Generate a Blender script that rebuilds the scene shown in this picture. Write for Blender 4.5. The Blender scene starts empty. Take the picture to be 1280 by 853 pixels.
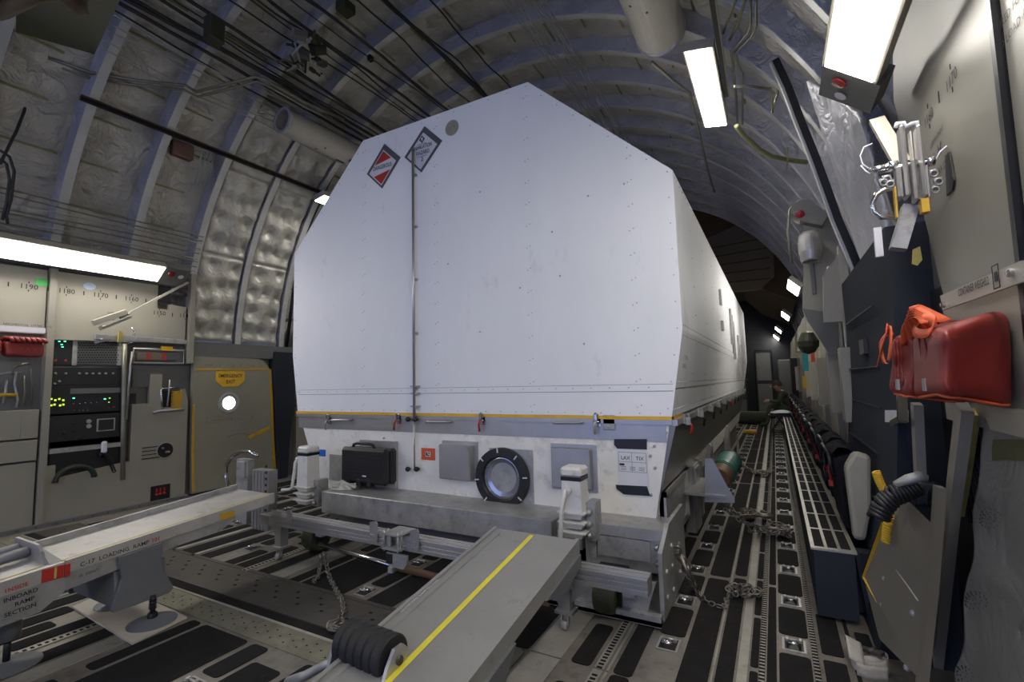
import bpy, math, random
import numpy as np
from mathutils import Vector, Matrix, noise
random.seed(7)
PI=math.pi
SC=bpy.context.scene
COL=SC.collection
# ------------------------------------------------------------------ camera model
CX,CY=640.0,426.5
CAMZ=1.17
def _cal():
    v1=(968,470);v2=(-462,502)
    f=math.sqrt(-((v1[0]-CX)*(v2[0]-CX)+(v1[1]-CY)*(v2[1]-CY)))
    dY=Vector((v1[0]-CX,-(v1[1]-CY),-f)).normalized()
    dX=-Vector((v2[0]-CX,-(v2[1]-CY),-f)).normalized()
    dX=(dX-dX.dot(dY)*dY).normalized()
    dZ=dX.cross(dY)
    return f,Matrix((dX,dY,dZ))
FPX,MC=_cal()
def ray(px,py): return MC@Vector((px-CX,-(py-CY),-FPX))
C0=Vector((0,0,CAMZ))
def wx(px,py,X): r=ray(px,py); return C0+r*(X/r.x)
def wy(px,py,Y): r=ray(px,py); return C0+r*(Y/r.y)
def wz(px,py,Z=0): r=ray(px,py); return C0+r*((Z-CAMZ)/r.z)
# ------------------------------------------------------------------ materials
def mat(name,col,rough=.5,metal=0.0,var=.12,scale=6.0,bump=0.0,bscale=None,emit=0,dirt=None,dirt_amt=0,coat=0,stretch=None,spec=None):
    m=bpy.data.materials.new(name); m.use_nodes=True
    nt=m.node_tree; N=nt.nodes; L=nt.links; b=N['Principled BSDF']
    b.inputs['Roughness'].default_value=rough; b.inputs['Metallic'].default_value=metal
    if spec is not None: b.inputs['Specular IOR Level'].default_value=spec
    if coat: b.inputs['Coat Weight'].default_value=coat
    tc=N.new('ShaderNodeTexCoord'); src=tc.outputs['Object']
    if stretch:
        mp=N.new('ShaderNodeMapping'); mp.inputs['Scale'].default_value=stretch; L.new(src,mp.inputs['Vector']); src=mp.outputs['Vector']
    col=tuple(col)+(1,) if len(col)==3 else col
    if var>0 or dirt:
        no=N.new('ShaderNodeTexNoise'); no.inputs['Scale'].default_value=scale; no.inputs['Detail'].default_value=6; no.inputs['Roughness'].default_value=.62
        L.new(src,no.inputs['Vector'])
        cr=N.new('ShaderNodeValToRGB'); cr.color_ramp.elements[0].position=.3; cr.color_ramp.elements[1].position=.7
        cr.color_ramp.elements[0].color=tuple(c*(1-var) for c in col[:3])+(1,)
        cr.color_ramp.elements[1].color=tuple(min(1,c*(1+var)) for c in col[:3])+(1,)
        L.new(no.outputs['Fac'],cr.inputs['Fac']); out=cr.outputs['Color']
        if dirt:
            n2=N.new('ShaderNodeTexNoise'); n2.inputs['Scale'].default_value=scale*2.3; n2.inputs['Detail'].default_value=8; n2.inputs['Roughness'].default_value=.7
            L.new(src,n2.inputs['Vector'])
            r2=N.new('ShaderNodeValToRGB'); r2.color_ramp.elements[0].position=.62-.2*dirt_amt; r2.color_ramp.elements[1].position=.75
            L.new(n2.outputs['Fac'],r2.inputs['Fac'])
            mx=N.new('ShaderNodeMix'); mx.data_type='RGBA'
            L.new(r2.outputs['Color'],mx.inputs[0]); L.new(out,mx.inputs[6]); mx.inputs[7].default_value=tuple(dirt)+(1,)
            out=mx.outputs[2]
        L.new(out,b.inputs['Base Color'])
        rr=N.new('ShaderNodeMapRange'); rr.inputs['To Min'].default_value=max(.05,rough-.08); rr.inputs['To Max'].default_value=min(1,rough+.1)
        L.new(no.outputs['Fac'],rr.inputs['Value']); L.new(rr.outputs['Result'],b.inputs['Roughness'])
    else: b.inputs['Base Color'].default_value=col
    if bump:
        nb=N.new('ShaderNodeTexNoise'); nb.inputs['Scale'].default_value=bscale or scale*4; nb.inputs['Detail'].default_value=5
        L.new(src,nb.inputs['Vector'])
        bp=N.new('ShaderNodeBump'); bp.inputs['Strength'].default_value=bump; bp.inputs['Distance'].default_value=.02
        L.new(nb.outputs['Fac'],bp.inputs['Height']); L.new(bp.outputs['Normal'],b.inputs['Normal'])
    if emit:
        b.inputs['Emission Color'].default_value=col; b.inputs['Emission Strength'].default_value=emit
    return m
def foil(name,col,rough=.35,metal=.55,scale=9,strength=.9,aniso=(1,1,1)):
    """crinkled foil covered blanket"""
    m=bpy.data.materials.new(name); m.use_nodes=True
    nt=m.node_tree; N=nt.nodes; L=nt.links; b=N['Principled BSDF']
    b.inputs['Roughness'].default_value=rough; b.inputs['Metallic'].default_value=metal
    tc=N.new('ShaderNodeTexCoord'); mp=N.new('ShaderNodeMapping'); mp.inputs['Scale'].default_value=aniso
    L.new(tc.outputs['Object'],mp.inputs['Vector'])
    n0=N.new('ShaderNodeTexNoise'); n0.inputs['Scale'].default_value=scale*.35; n0.inputs['Detail'].default_value=4; L.new(mp.outputs['Vector'],n0.inputs['Vector'])
    n1=N.new('ShaderNodeTexNoise'); n1.inputs['Scale'].default_value=scale; n1.inputs['Detail'].default_value=5; n1.inputs['Distortion'].default_value=1.6; L.new(mp.outputs['Vector'],n1.inputs['Vector'])
    v=N.new('ShaderNodeTexVoronoi'); v.feature='DISTANCE_TO_EDGE'; v.inputs['Scale'].default_value=scale*.9; 
    mx=N.new('ShaderNodeMix'); mx.data_type='VECTOR'; mx.inputs[0].default_value=.25; L.new(mp.outputs['Vector'],mx.inputs[4]); L.new(n1.outputs['Color'],mx.inputs[5]); L.new(mx.outputs[1],v.inputs['Vector'])
    sub=N.new('ShaderNodeMath'); sub.operation='ADD'; L.new(n1.outputs['Fac'],sub.inputs[0]); L.new(v.outputs['Distance'],sub.inputs[1])
    bp=N.new('ShaderNodeBump'); bp.inputs['Strength'].default_value=strength; bp.inputs['Distance'].default_value=.05
    L.new(sub.outputs[0],bp.inputs['Height']); L.new(bp.outputs['Normal'],b.inputs['Normal'])
    cr=N.new('ShaderNodeValToRGB'); cr.color_ramp.elements[0].position=.35; cr.color_ramp.elements[1].position=.65
    cr.color_ramp.elements[0].color=tuple(c*.72 for c in col)+(1,); cr.color_ramp.elements[1].color=tuple(col)+(1,)
    L.new(n0.outputs['Fac'],cr.inputs['Fac']); L.new(cr.outputs['Color'],b.inputs['Base Color'])
    return m
M={}
M['cont']=mat('container_white_paint',(.82,.825,.85),.6,.03,.05,1.2,dirt=(.62,.62,.64),dirt_amt=.1,stretch=(1,1,.5))
M['body']=mat('worn_white_paint',(.80,.78,.72),.5,.1,.10,3,dirt=(.46,.44,.41),dirt_amt=.45,bump=.08)
M['alu']=mat('brushed_aluminium',(.44,.43,.42),.36,.7,.08,8,bump=.03)
M['alud']=mat('scuffed_aluminium',(.40,.395,.385),.45,.5,.2,7,dirt=(.22,.21,.20),dirt_amt=.5)
M['chrome']=mat('polished_steel',(.6,.6,.6),.2,1,.05)
M['floor']=mat('floor_metal',(.22,.20,.17),.45,.4,.28,5,dirt=(.10,.085,.07),dirt_amt=.55,bump=.05)
M['pad']=mat('antiskid_black',(.013,.012,.012),.9,0,.35,14,bump=.25,bscale=260,dirt=(.035,.03,.027),dirt_amt=.1,spec=.2)
M['light']=mat('light_metal_strip',(.40,.38,.33),.35,.5,.2,7,dirt=(.2,.17,.13),dirt_amt=.3)
M['rust']=mat('pitted_hinge_plate',(.075,.067,.057),.5,.4,.3,6,dirt=(.04,.03,.025),dirt_amt=.4)
M['ygr']=mat('yellow_primer',(.20,.19,.135),.5,.3,.25,10,dirt=(.10,.09,.06),dirt_amt=.5)
M['foil']=foil('silver_foil_blanket',(.54,.52,.47),rough=.42,metal=.3,scale=5.5,strength=.75)
M['foilb']=foil('silver_foil_frame_wrap',(.50,.50,.55),metal=.3,rough=.42,scale=5,strength=.7)
M['quilt']=foil('silver_quilted_blanket',(.58,.56,.50),rough=.42,metal=.3,scale=6,strength=.3)
M['edge']=mat('frame_flange_edge',(.5,.5,.48),.45,.3,.12,5)
M['panel']=mat('warm_grey_panel',(.37,.345,.28),.45,.05,.05,2)
M['panelr']=mat('shaded_grey_panel',(.20,.19,.16),.38,.25,.06,2)  # greyer metal panel with the right wall's shade mixed into its colour
M['panel2']=mat('grey_green_panel',(.30,.28,.23),.5,.05,.06,3)
M['panel3']=mat('dark_grey_panel',(.135,.135,.13),.5,.05,.1,3)
M['doorp']=mat('exit_door_grey',(.27,.25,.19),.5,.05,.07,2.5)
M['blue']=mat('blue_grey_paint',(.027,.031,.041),.8,0,.15,3,spec=.15)
M['black']=mat('black_plastic',(.012,.012,.013),.45,0,.2,20)
M['blackm']=mat('black_metal',(.02,.02,.022),.35,.4,.2,10)
M['rubber']=mat('black_rubber',(.012,.012,.013),.6,0,.25,25,bump=.15)
M['yellow']=mat('yellow_tape',(.72,.42,.02),.4,0,.12,12)
M['lemon']=mat('lemon_stripe',(.74,.66,.05),.5,0,.08,12)
M['oldyel']=mat('worn_yellow_stripe',(.5,.42,.12),.5,0,.25,20)
M['gyel']=mat('golden_yellow_paint',(.50,.30,.02),.5,0,.15,8)
M['red']=mat('red_vinyl',(.21,.020,.016),.42,0,.22,5,bump=.15,bscale=7)
M['redp']=mat('red_paint',(.40,.03,.02),.45,0,.1,8)
M['orange']=mat('orange_webbing',(.62,.10,.03),.55,0,.12,10,bump=.1)
M['white']=mat('white_paint',(.64,.63,.60),.45,0,.07,6,dirt=(.35,.33,.3),dirt_amt=.25)
M['duct']=mat('white_duct_paint',(.42,.40,.35),.5,0,.05,4)
M['plac']=mat('placard_grey',(.10,.10,.11),.5,.2,.1,10)
M['sw']=mat('sticker_white',(.62,.62,.66),.5,0,.02,8)
M['ink']=mat('black_ink',(.02,.02,.022),.6,0,0)
M['inkg']=mat('grey_ink',(.13,.13,.13),.6,0,0)
M['inkr']=mat('red_ink',(.35,.04,.03),.6,0,0)
M['paper']=mat('paper',(.68,.68,.72),.6,0,.02)
M['tape']=mat('black_tape',(.012,.015,.022),.45,0,.1)
M['ramp']=mat('ramp_grey_paint',(.27,.265,.255),.5,.1,.10,4,dirt=(.19,.185,.18),dirt_amt=.25,bump=.06)
M['rampl']=mat('ramp_worn_aluminium',(.47,.45,.42),.42,.35,.14,6,dirt=(.28,.26,.24),dirt_amt=.35)
M['rampd']=mat('ramp_leg_grey',(.16,.165,.175),.45,.2,.12,5)
M['stow']=mat('stowed_door_grey',(.17,.155,.13),.5,.05,.08,3)
M['skirt']=mat('bronze_grey_skirt',(.25,.235,.20),.34,.7,.08,3,stretch=(1,.3,2))
M['wood']=mat('plywood_board',(.52,.46,.38),.6,0,.08,5)
M['brown']=mat('brown_wood_roller',(.12,.06,.028),.55,0,.3,6,stretch=(1,6,6))
M['olive']=mat('olive_paint',(.035,.037,.018),.55,0,.2,6)
M['tanf']=mat('tan_canvas',(.07,.045,.022),.8,0,.25,5,bump=.3,bscale=6)
M['tan']=mat('tan_liner_panel',(.16,.13,.095),.7,0,.1,3)
M['cable']=mat('dark_cable',(.02,.02,.02),.5,0,.2)
M['cablew']=mat('pale_cable',(.34,.34,.33),.5,0,.1)
M['pipe']=mat('metal_pipe',(.24,.23,.18),.4,.6,.15,8)
M['greenp']=mat('green_primer_pipe',(.22,.22,.11),.5,.2,.2,8)
M['green']=mat('teal_green_wrap',(.02,.13,.10),.35,.05,.15,9,coat=.3)
M['web']=mat('cream_webbing',(.40,.37,.31),.75,0,.12,30,bump=.2,bscale=120)
M['glove']=mat('pale_cloth_glove',(.55,.53,.47),.85,0,.1,20,bump=.3)
M['skin']=mat('skin',(.42,.22,.15),.55,0,.06)
M['suit']=mat('olive_flight_suit',(.045,.05,.03),.85,0,.2,12,bump=.2)
M['blsticker']=mat('blue_sticker',(.01,.12,.5),.5,0,0)
M['orsticker']=mat('orange_sticker',(.62,.10,.03),.5,0,0)
M['chain']=mat('chain_steel',(.22,.20,.17),.38,.8,.3,30)
M['spring']=mat('yellow_coil',(.62,.38,.02),.5,0,.1)
M['navy']=mat('dark_seat_fabric',(.010,.010,.013),.9,0,.3,10,bump=.2,spec=.15)
M['teal']=mat('teal_tag',(.03,.30,.30),.5,0,.05)
M['beige']=mat('beige_disc',(.30,.27,.21),.6,0,.12,20)
M['diff']=mat('lamp_diffuser',(1,.965,.90),.5,0,0,emit=30)
M['diff'].node_tree.nodes['Principled BSDF'].inputs['Base Color'].default_value=(.8,.8,.8,1)
M['sky']=mat('bright_window_pane',(.85,.93,1),.3,0,0,emit=9)
M['ledg']=mat('green_led',(.1,1,.5),.4,0,0,emit=2.5)
M['ledy']=mat('yellow_led',(.55,.75,.05),.4,0,0,emit=1.2)
M['redl']=mat('red_lens',(.28,.01,.01),.2,0,.1,coat=.4)
M['glass']=mat('clear_round_pane',(.40,.42,.46),.12,.7,.25,5)
# ------------------------------------------------------------------ geometry
class MB:
    def __init__(s): s.v=[]; s.f=[]; s.mi=[]; s.cur=0; s.sm=[]; s.smooth=False
    def mesh(s,vs,fs):
        o=len(s.v); s.v+= [Vector(v) for v in vs]
        for f in fs: s.f.append([o+i for i in f]); s.mi.append(s.cur); s.sm.append(s.smooth)
        return s
    def use(s,i): s.cur=i; return s
    def hexa(s,p): # 8 pts: bottom 4 loop, top 4 loop
        return s.mesh(p,[(3,2,1,0),(4,5,6,7),(0,1,5,4),(1,2,6,5),(2,3,7,6),(3,0,4,7)])
    def box(s,a,b,bev=0):
        x0,y0,z0=[min(a[i],b[i]) for i in range(3)]; x1,y1,z1=[max(a[i],b[i]) for i in range(3)]
        if bev<=0:
            return s.hexa([(x0,y0,z0),(x1,y0,z0),(x1,y1,z0),(x0,y1,z0),(x0,y0,z1),(x1,y0,z1),(x1,y1,z1),(x0,y1,z1)])
        e=min(bev,(x1-x0)/2.01,(y1-y0)/2.01,(z1-z0)/2.01)
        vs=[];idx={}
        for ix,X in enumerate((x0,x1)):
            for iy,Y in enumerate((y0,y1)):
                for iz,Z in enumerate((z0,z1)):
                    sx,sy,sz=(1 if ix==0 else -1),(1 if iy==0 else -1),(1 if iz==0 else -1)
                    for k,p in enumerate(((X,Y+sy*e,Z+sz*e),(X+sx*e,Y,Z+sz*e),(X+sx*e,Y+sy*e,Z))):
                        idx[(ix,iy,iz,k)]=len(vs); vs.append(p)
        fs=[]
        g=lambda *a: idx[a]
        for ix in (0,1): fs.append([g(ix,0,0,0),g(ix,1,0,0),g(ix,1,1,0),g(ix,0,1,0)][::-1 if ix==0 else 1])
        for iy in (0,1): fs.append([g(0,iy,0,1),g(1,iy,0,1),g(1,iy,1,1),g(0,iy,1,1)][::1 if iy==0 else -1])
        for iz in (0,1): fs.append([g(0,0,iz,2),g(1,0,iz,2),g(1,1,iz,2),g(0,1,iz,2)][::-1 if iz==0 else 1])
        for a in (0,1):
            for b2 in (0,1):
                fs.append([g(0,a,b2,1),g(1,a,b2,1),g(1,a,b2,2),g(0,a,b2,2)])
                fs.append([g(a,0,b2,0),g(a,1,b2,0),g(a,1,b2,2),g(a,0,b2,2)])
                fs.append([g(a,b2,0,0),g(a,b2,1,0),g(a,b2,1,1),g(a,b2,0,1)])
                for c in (0,1): fs.append([g(a,b2,c,0),g(a,b2,c,1),g(a,b2,c,2)])
        return s.mesh(vs,fs)
    def obox(s,c,ax,ay,az,hx,hy,hz):
        c=Vector(c); ax=Vector(ax).normalized()*hx; ay=Vector(ay).normalized()*hy; az=Vector(az).normalized()*hz
        return s.hexa([c-ax-ay-az,c+ax-ay-az,c+ax+ay-az,c-ax+ay-az,c-ax-ay+az,c+ax-ay+az,c+ax+ay+az,c-ax+ay+az])
    def bar(s,a,b,w,h,up=(0,0,1)):
        a=Vector(a);b=Vector(b); d=(b-a); l=d.length; d.normalize(); up=Vector(up)
        sx=d.cross(up)
        if sx.length<1e-4: sx=d.cross(Vector((1,0,0)))
        sx.normalize(); uz=sx.cross(d).normalized()
        return s.obox((a+b)/2,d,sx,uz,l/2,w/2,h/2)
    def poly(s,pts,off): # extrude polygon by vector
        n=len(pts); off=Vector(off); p=[Vector(q) for q in pts]
        vs=p+[q+off for q in p]
        fs=[tuple(range(n))[::-1],tuple(range(n,2*n))]+[(i,(i+1)%n,n+(i+1)%n,n+i) for i in range(n)]
        return s.mesh(vs,fs)
    def tube(s,pts,r,n=8,cap=True,rad=None,closed=False):
        p=[Vector(q) for q in pts]; N=len(p); vs=[];fs=[]
        prev=None
        for i,q in enumerate(p):
            if closed: d=p[(i+1)%N]-p[i-1]
            else: d=p[min(i+1,N-1)]-p[max(i-1,0)]
            d.normalize()
            if prev is None:
                u=d.cross(Vector((0,0,1)))
                if u.length<1e-3: u=d.cross(Vector((1,0,0)))
            else: u=prev-d*prev.dot(d)
            u.normalize(); prev=u; w=d.cross(u)
            rr=rad[i] if rad else r
            for k in range(n):
                a=2*PI*k/n; vs.append(q+(u*math.cos(a)+w*math.sin(a))*rr)
        for i in range(N if closed else N-1):
            j=(i+1)%N
            for k in range(n):
                fs.append((i*n+k,i*n+(k+1)%n,j*n+(k+1)%n,j*n+k))
        if cap and not closed: fs+= [tuple(range(n))[::-1],tuple(range((N-1)*n,N*n))]
        old=s.smooth; s.smooth=True; s.mesh(vs,fs); s.smooth=old; return s
    def cyl(s,a,b,r,n=20,r2=None): return s.tube([a,b],r,n,rad=[r,r if r2 is None else r2])
    def lathe(s,prof,c,axis,n=28,cap=True): # prof list (r,h) along axis
        c=Vector(c); ax=Vector(axis).normalized(); u=ax.cross(Vector((0,0,1)))
        if u.length<1e-3: u=ax.cross(Vector((1,0,0)))
        u.normalize(); w=ax.cross(u); vs=[];fs=[]
        for (r,h) in prof:
            for k in range(n):
                a=2*PI*k/n; vs.append(c+ax*h+(u*math.cos(a)+w*math.sin(a))*r)
        for i in range(len(prof)-1):
            for k in range(n): fs.append((i*n+k,i*n+(k+1)%n,(i+1)*n+(k+1)%n,(i+1)*n+k))
        if cap and prof[0][0]>1e-5: fs.append(tuple(range(n))[::-1])
        if cap and prof[-1][0]>1e-5: fs.append(tuple(range((len(prof)-1)*n,len(prof)*n)))
        return s.mesh(vs,fs)
    def torus(s,c,axis,R,r,n=24,m=8,a0=0,a1=2*PI):
        c=Vector(c); ax=Vector(axis).normalized(); u=ax.cross(Vector((0,0,1)))
        if u.length<1e-3: u=ax.cross(Vector((1,0,0)))
        u.normalize(); w=ax.cross(u); full=abs(a1-a0-2*PI)<1e-4
        pts=[c+(u*math.cos(a)+w*math.sin(a))*R for a in [a0+(a1-a0)*i/n for i in range(n if full else n+1)]]
        return s.tube(pts,r,m,closed=full)
    def grid(s,fn,nu,nv):
        vs=[fn(i/nu,j/nv) for j in range(nv+1) for i in range(nu+1)]
        fs=[(j*(nu+1)+i,j*(nu+1)+i+1,(j+1)*(nu+1)+i+1,(j+1)*(nu+1)+i) for j in range(nv) for i in range(nu)]
        old=s.smooth; s.smooth=True; s.mesh(vs,fs); s.smooth=old; return s
    def build(s,name,mats,parent=None,bevel=0,**tags):
        if not isinstance(mats,(list,tuple)): mats=[mats]
        off=Vector((0,0,0))
        p=parent
        while p is not None: off+=p.location; p=p.parent
        loc=Vector((0,0,0))
        if parent is None:
            xs=[v.x for v in s.v]; ys=[v.y for v in s.v]; zs=[v.z for v in s.v]
            loc=Vector(((min(xs)+max(xs))/2,(min(ys)+max(ys))/2,min(zs)))
        me=bpy.data.meshes.new(name); me.from_pydata([v-off-loc for v in s.v],[],s.f)
        for m in mats: me.materials.append(M[m] if isinstance(m,str) else m)
        me.polygons.foreach_set('material_index',s.mi); me.polygons.foreach_set('use_smooth',s.sm)
        import bmesh
        bm=bmesh.new(); bm.from_mesh(me); bmesh.ops.recalc_face_normals(bm,faces=bm.faces[:]); bm.to_mesh(me); bm.free()
        me.update()
        o=bpy.data.objects.new(name,me); COL.objects.link(o); o.location=loc
        if parent: o.parent=parent
        if bevel:
            b=o.modifiers.new('bevel','BEVEL'); b.width=bevel; b.segments=2; b.limit_method='ANGLE'
        for k,v in tags.items(): o[k]=v
        return o
def thing(name,label,cat,loc=(0,0,0),group=None):
    o=bpy.data.objects.new(name,None); COL.objects.link(o); o.location=loc; o['label']=label; o['category']=cat
    if group: o['group']=group
    o.empty_display_size=.1
    return o
def tag(o,label,cat,group=None,kind=None):
    o['label']=label; o['category']=cat
    if group: o['group']=group
    if kind: o['kind']=kind
    return o
def copy_tree(o,parent=None):
    c=o.copy(); COL.objects.link(c)
    if parent: c.parent=parent
    for ch in [x for x in o.children]: copy_tree(ch,c)
    return c
def struct(o): o['kind']='structure'; return o
_fc={}
def text_geo(mb,s,org,xd,yd,size,lift=.001,thick=0,bold=.0,wide=1.0,align='LEFT'):
    key=(s,bold)
    if key not in _fc:
        cu=bpy.data.curves.new('t','FONT'); cu.body=s; cu.size=1; cu.offset=bold; cu.resolution_u=2
        ob=bpy.data.objects.new('t',cu); COL.objects.link(ob)
        dg=bpy.context.evaluated_depsgraph_get(); me=ob.evaluated_get(dg).to_mesh()
        vs=[v.co.copy() for v in me.vertices]; fs=[tuple(p.vertices) for p in me.polygons]
        ob.evaluated_get(dg).to_mesh_clear(); bpy.data.objects.remove(ob); bpy.data.curves.remove(cu)
        _fc[key]=(vs,fs)
    vs,fs=_fc[key]; org=Vector(org); xd=Vector(xd).normalized(); yd=Vector(yd); yd=(yd-xd*yd.dot(xd)).normalized(); n=xd.cross(yd)
    w=max((v.x for v in vs),default=0)*size*wide
    sh=0 if align=='LEFT' else (-w/2 if align=='CENTER' else -w)
    mb.mesh([org+xd*(v.x*size*wide+sh)+yd*(v.y*size)+n*lift for v in vs],fs)
    return w
def flatpoly(mb,pts,lift): 
    pts=[Vector(p) for p in pts]; 
    return mb.mesh([p+Vector(lift) for p in pts],[tuple(range(len(pts)))])
# ------------------------------------------------------------------ hull constants
HX,HZ=-2.55,1.60
R_SK,R_FR=3.43,3.27
FR0=-5.43; SP=.6
frames=[FR0+SP*i for i in range(37)]       # ... 1.77 2.37 2.97 3.57 4.17 ...
def hull(th,R): return HX+R*math.sin(th),HZ+R*math.cos(th)  # th=0 top, + right
# ================================================================== SETTING
# ---- floor
fl=MB()
YB,YF=-5.5,16.2
fl.box((-5.75,YB,-.08),(.62,YF,0))
def rpad(mb,x0,x1,y0,y1,z=.003,r=.02,mi=1):
    r=min(r,(x1-x0)*.35,(y1-y0)*.35); pts=[]
    for cx,cy,a in ((x1-r,y1-r,0),(x0+r,y1-r,90),(x0+r,y0+r,180),(x1-r,y0+r,270)):
        for k in range(4):
            t=math.radians(a+30*k); pts.append((cx+r*math.cos(t),cy+r*math.sin(t),0.0005))
    mb.use(mi).poly(pts,(0,0,z)); mb.use(0)
def tooth(mb,x0,x1,y0,y1):
    mb.use(2).box((x0,y0,.001),(x1,y1,.006)); mb.use(1)
    n=int((y1-y0)/.0254); c=(x0+x1)/2
    for i in range(n):
        y=y0+i*.0254; mb.box((c-.011,y,.006),(c+.011,y+.013,.0068))
    mb.use(0)
def longpads(x0,x1,y0,y1,L,gap,ph=0):
    y=y0-ph
    while y<y1:
        a=max(y,y0); b=min(y+L-gap,y1)
        if b-a>.05: rpad(fl,x0,x1,a,b)
        y+=L
RING=[]
def ringcol(x0,x1,y0,y1,p=.46,ph=0):
    y=y0+ph; 
    while y<y1-.2:
        RING.append(((x0+x1)/2,y)); 
        rpad(fl,x0,x1,y+.085,min(y+p-.085,y1)); y+=p
def zone(y0,y1):
    lp=longpads
    # right hand strips (measured)
    ringcol(-.053,.062,y0,y1,.46,(2.49-y0)%.46)
    lp(-.097,-.062,y0,y1,1.35,.04,(y0-3.14)%1.35)
    tooth(fl,-.122,-.106,y0,y1); tooth(fl,.070,.088,y0,y1)
    lp(-.157,-.127,y0,y1,.48,.035,(y0-2.72)%.48)
    for a,b in ((-.20,-.165),(-.29,-.283)): fl.use(2).box((a,y0,.001),(b,y1,.005)); fl.use(0)
    lp(-.275,-.211,y0,y1,1.4,.05,(y0-3.2)%1.4)
    lp(-.407,-.297,y0,y1,1.4,.05,(y0-3.14)%1.4)
    ringcol(-.535,-.425,y0,y1,.46,(2.26-y0)%.46)
    lp(-.64,-.565,y0,y1,2.3,.05,.4)
    fl.use(2).box((-.665,y0,.001),(-.655,y1,.005)); fl.use(0)
    tooth(fl,-.715,-.675,y0,y1)
    lp(-.82,-.735,y0,y1,.9,.25,.3)
    fl.use(2).box((-1.0,y0,.001),(-.86,y1,.004)); fl.use(0)
    lp(-1.33,-1.02,y0,y1,1.4,.05,.3)
    ringcol(-1.47,-1.36,y0,y1,.46,.3)
    lp(-1.60,-1.49,y0,y1,1.2,.05,.1); tooth(fl,-1.68,-1.64,y0,y1); 
    lp(-1.80,-1.72,y0,y1,.7,.12,.2)
    lp(-2.02,-1.84,y0,y1,1.3,.05,.2); ringcol(-2.16,-2.05,y0,y1,.46,.12)
    lp(-2.55,-2.2,y0,y1,1.5,.05,.5); lp(-2.66,-2.58,y0,y1,.8,.1,.2)
    fl.use(2).box((-2.83,y0,.001),(-2.72,y1,.004)); fl.use(0)
    lp(-2.97,-2.86,y0,y1,1.0,.05,.1)
    tooth(fl,-3.075,-3.03,y0,y1); lp(-3.20,-3.10,y0,y1,.8,.05,.3)
    lp(-3.33,-3.23,y0,y1,1.1,.3,.5); ringcol(-3.47,-3.36,y0,y1,.46,.3)
    lp(-3.62,-3.50,y0,y1,1.3,.05,.7); fl.use(2).box((-3.68,y0,.001),(-3.65,y1,.005)); fl.use(0)
    lp(-3.86,-3.71,y0,y1,1.2,.05,.4); fl.use(2).box((-3.93,y0,.001),(-3.89,y1,.005)); fl.use(0)
    lp(-4.05,-3.96,y0,y1,.9,.05,.2); ringcol(-4.2,-4.09,y0,y1,.46,.2)
    lp(-4.42,-4.23,y0,y1,1.2,.05,.1); fl.use(2).box((-4.5,y0,.001),(-4.45,y1,.006)); fl.use(0)
    lp(-4.68,-4.54,y0,y1,1.0,.05,.5); lp(-4.85,-4.72,y0,y1,.9,.05,.3)
    fl.use(2).box((-4.92,y0,.001),(-4.88,y1,.005)); fl.use(0)
    lp(-5.1,-4.96,y0,y1,1.3,.05,.6); lp(-5.38,-5.15,y0,y1,1.3,.05,.2)
    # far right edge pads
    if y0>1.5:
        for (a,b) in ((1.95,2.42),(2.47,2.85)): rpad(fl,.105,.185,a,b,r=.012); rpad(fl,.21,.225,a,b,r=.004); rpad(fl,.245,.30,a,b-.12,r=.01)
zone(-3.6,1.44); zone(1.95,15.5)
_keep=fl; _nr=len(RING); fl=MB(); zone(1.46,1.94); del RING[_nr:]
for _f,_m in zip(fl.f,fl.mi):
    _p=[fl.v[_i] for _i in _f]
    if min(_q.x for _q in _p)>-1.15: _keep.use(_m).mesh(_p,[tuple(range(len(_p)))])
fl=_keep; fl.use(0)
# hinge joint between cargo floor and tail ramp
fl.use(3).box((-5.5,1.68,.001),(-1.15,1.95,.006)); fl.use(1).box((-5.5,1.615,.001),(-1.15,1.675,.004))
fl.use(2).box((-5.5,1.60,.001),(-1.15,1.615,.007)); 
fl.use(4).box((-5.5,1.46,.001),(-1.15,1.60,.004)); fl.use(3).box((-5.5,1.955,.001),(-1.15,1.985,.005))
fl.use(1)
for i in range(136):
    x=-5.4+i*.031
    fl.box((x,1.50+.03*(i%3),.004),(x+.009,1.507+.03*(i%3),.0048))
    if i%2: fl.box((x,1.78+.05*((i*7)%3),.006),(x+.02,1.795+.05*((i*7)%3),.0068))
fl.use(0)
struct(fl.build('floor',['floor','pad','light','rust','ygr']))

# tie-down ring fittings set in the floor
def make_ring():
    t=thing('tiedown_ring','steel tie-down ring in a square cup set in the cargo floor','tie-down ring',(0,0,0),'tie-down rings set in the cargo floor')
    mb=MB(); mb.box((-.045,-.055,.001),(.045,.055,.0045)); mb.use(1)
    mb.box((-.036,-.046,.0045),(.036,.046,.0052)); mb.build('cup',['alu','blackm'],t)
    mb=MB(); mb.torus((0,-.012,.016),(0,.35,1),.024,.005,18,6); mb.build('ring','chrome',t)
    mb=MB(); mb.box((-.032,.012,.005),(-.018,.032,.022),.003); mb.box((.018,.012,.005),(.032,.032,.022),.003)
    mb.cyl((-.03,.022,.015),(.03,.022,.015),.005,8); mb.build('hinge_lug','alu',t)
    return t
rings=[(x,y) for (x,y) in RING if 0.4<y<11.5 and not (x<-.6 and y>3.2) and not(x<-1 and y<.9)]
proto=make_ring()
for i,(x,y) in enumerate(rings):
    o=proto if i==0 else copy_tree(proto); o.location=(x,y,0)

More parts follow.
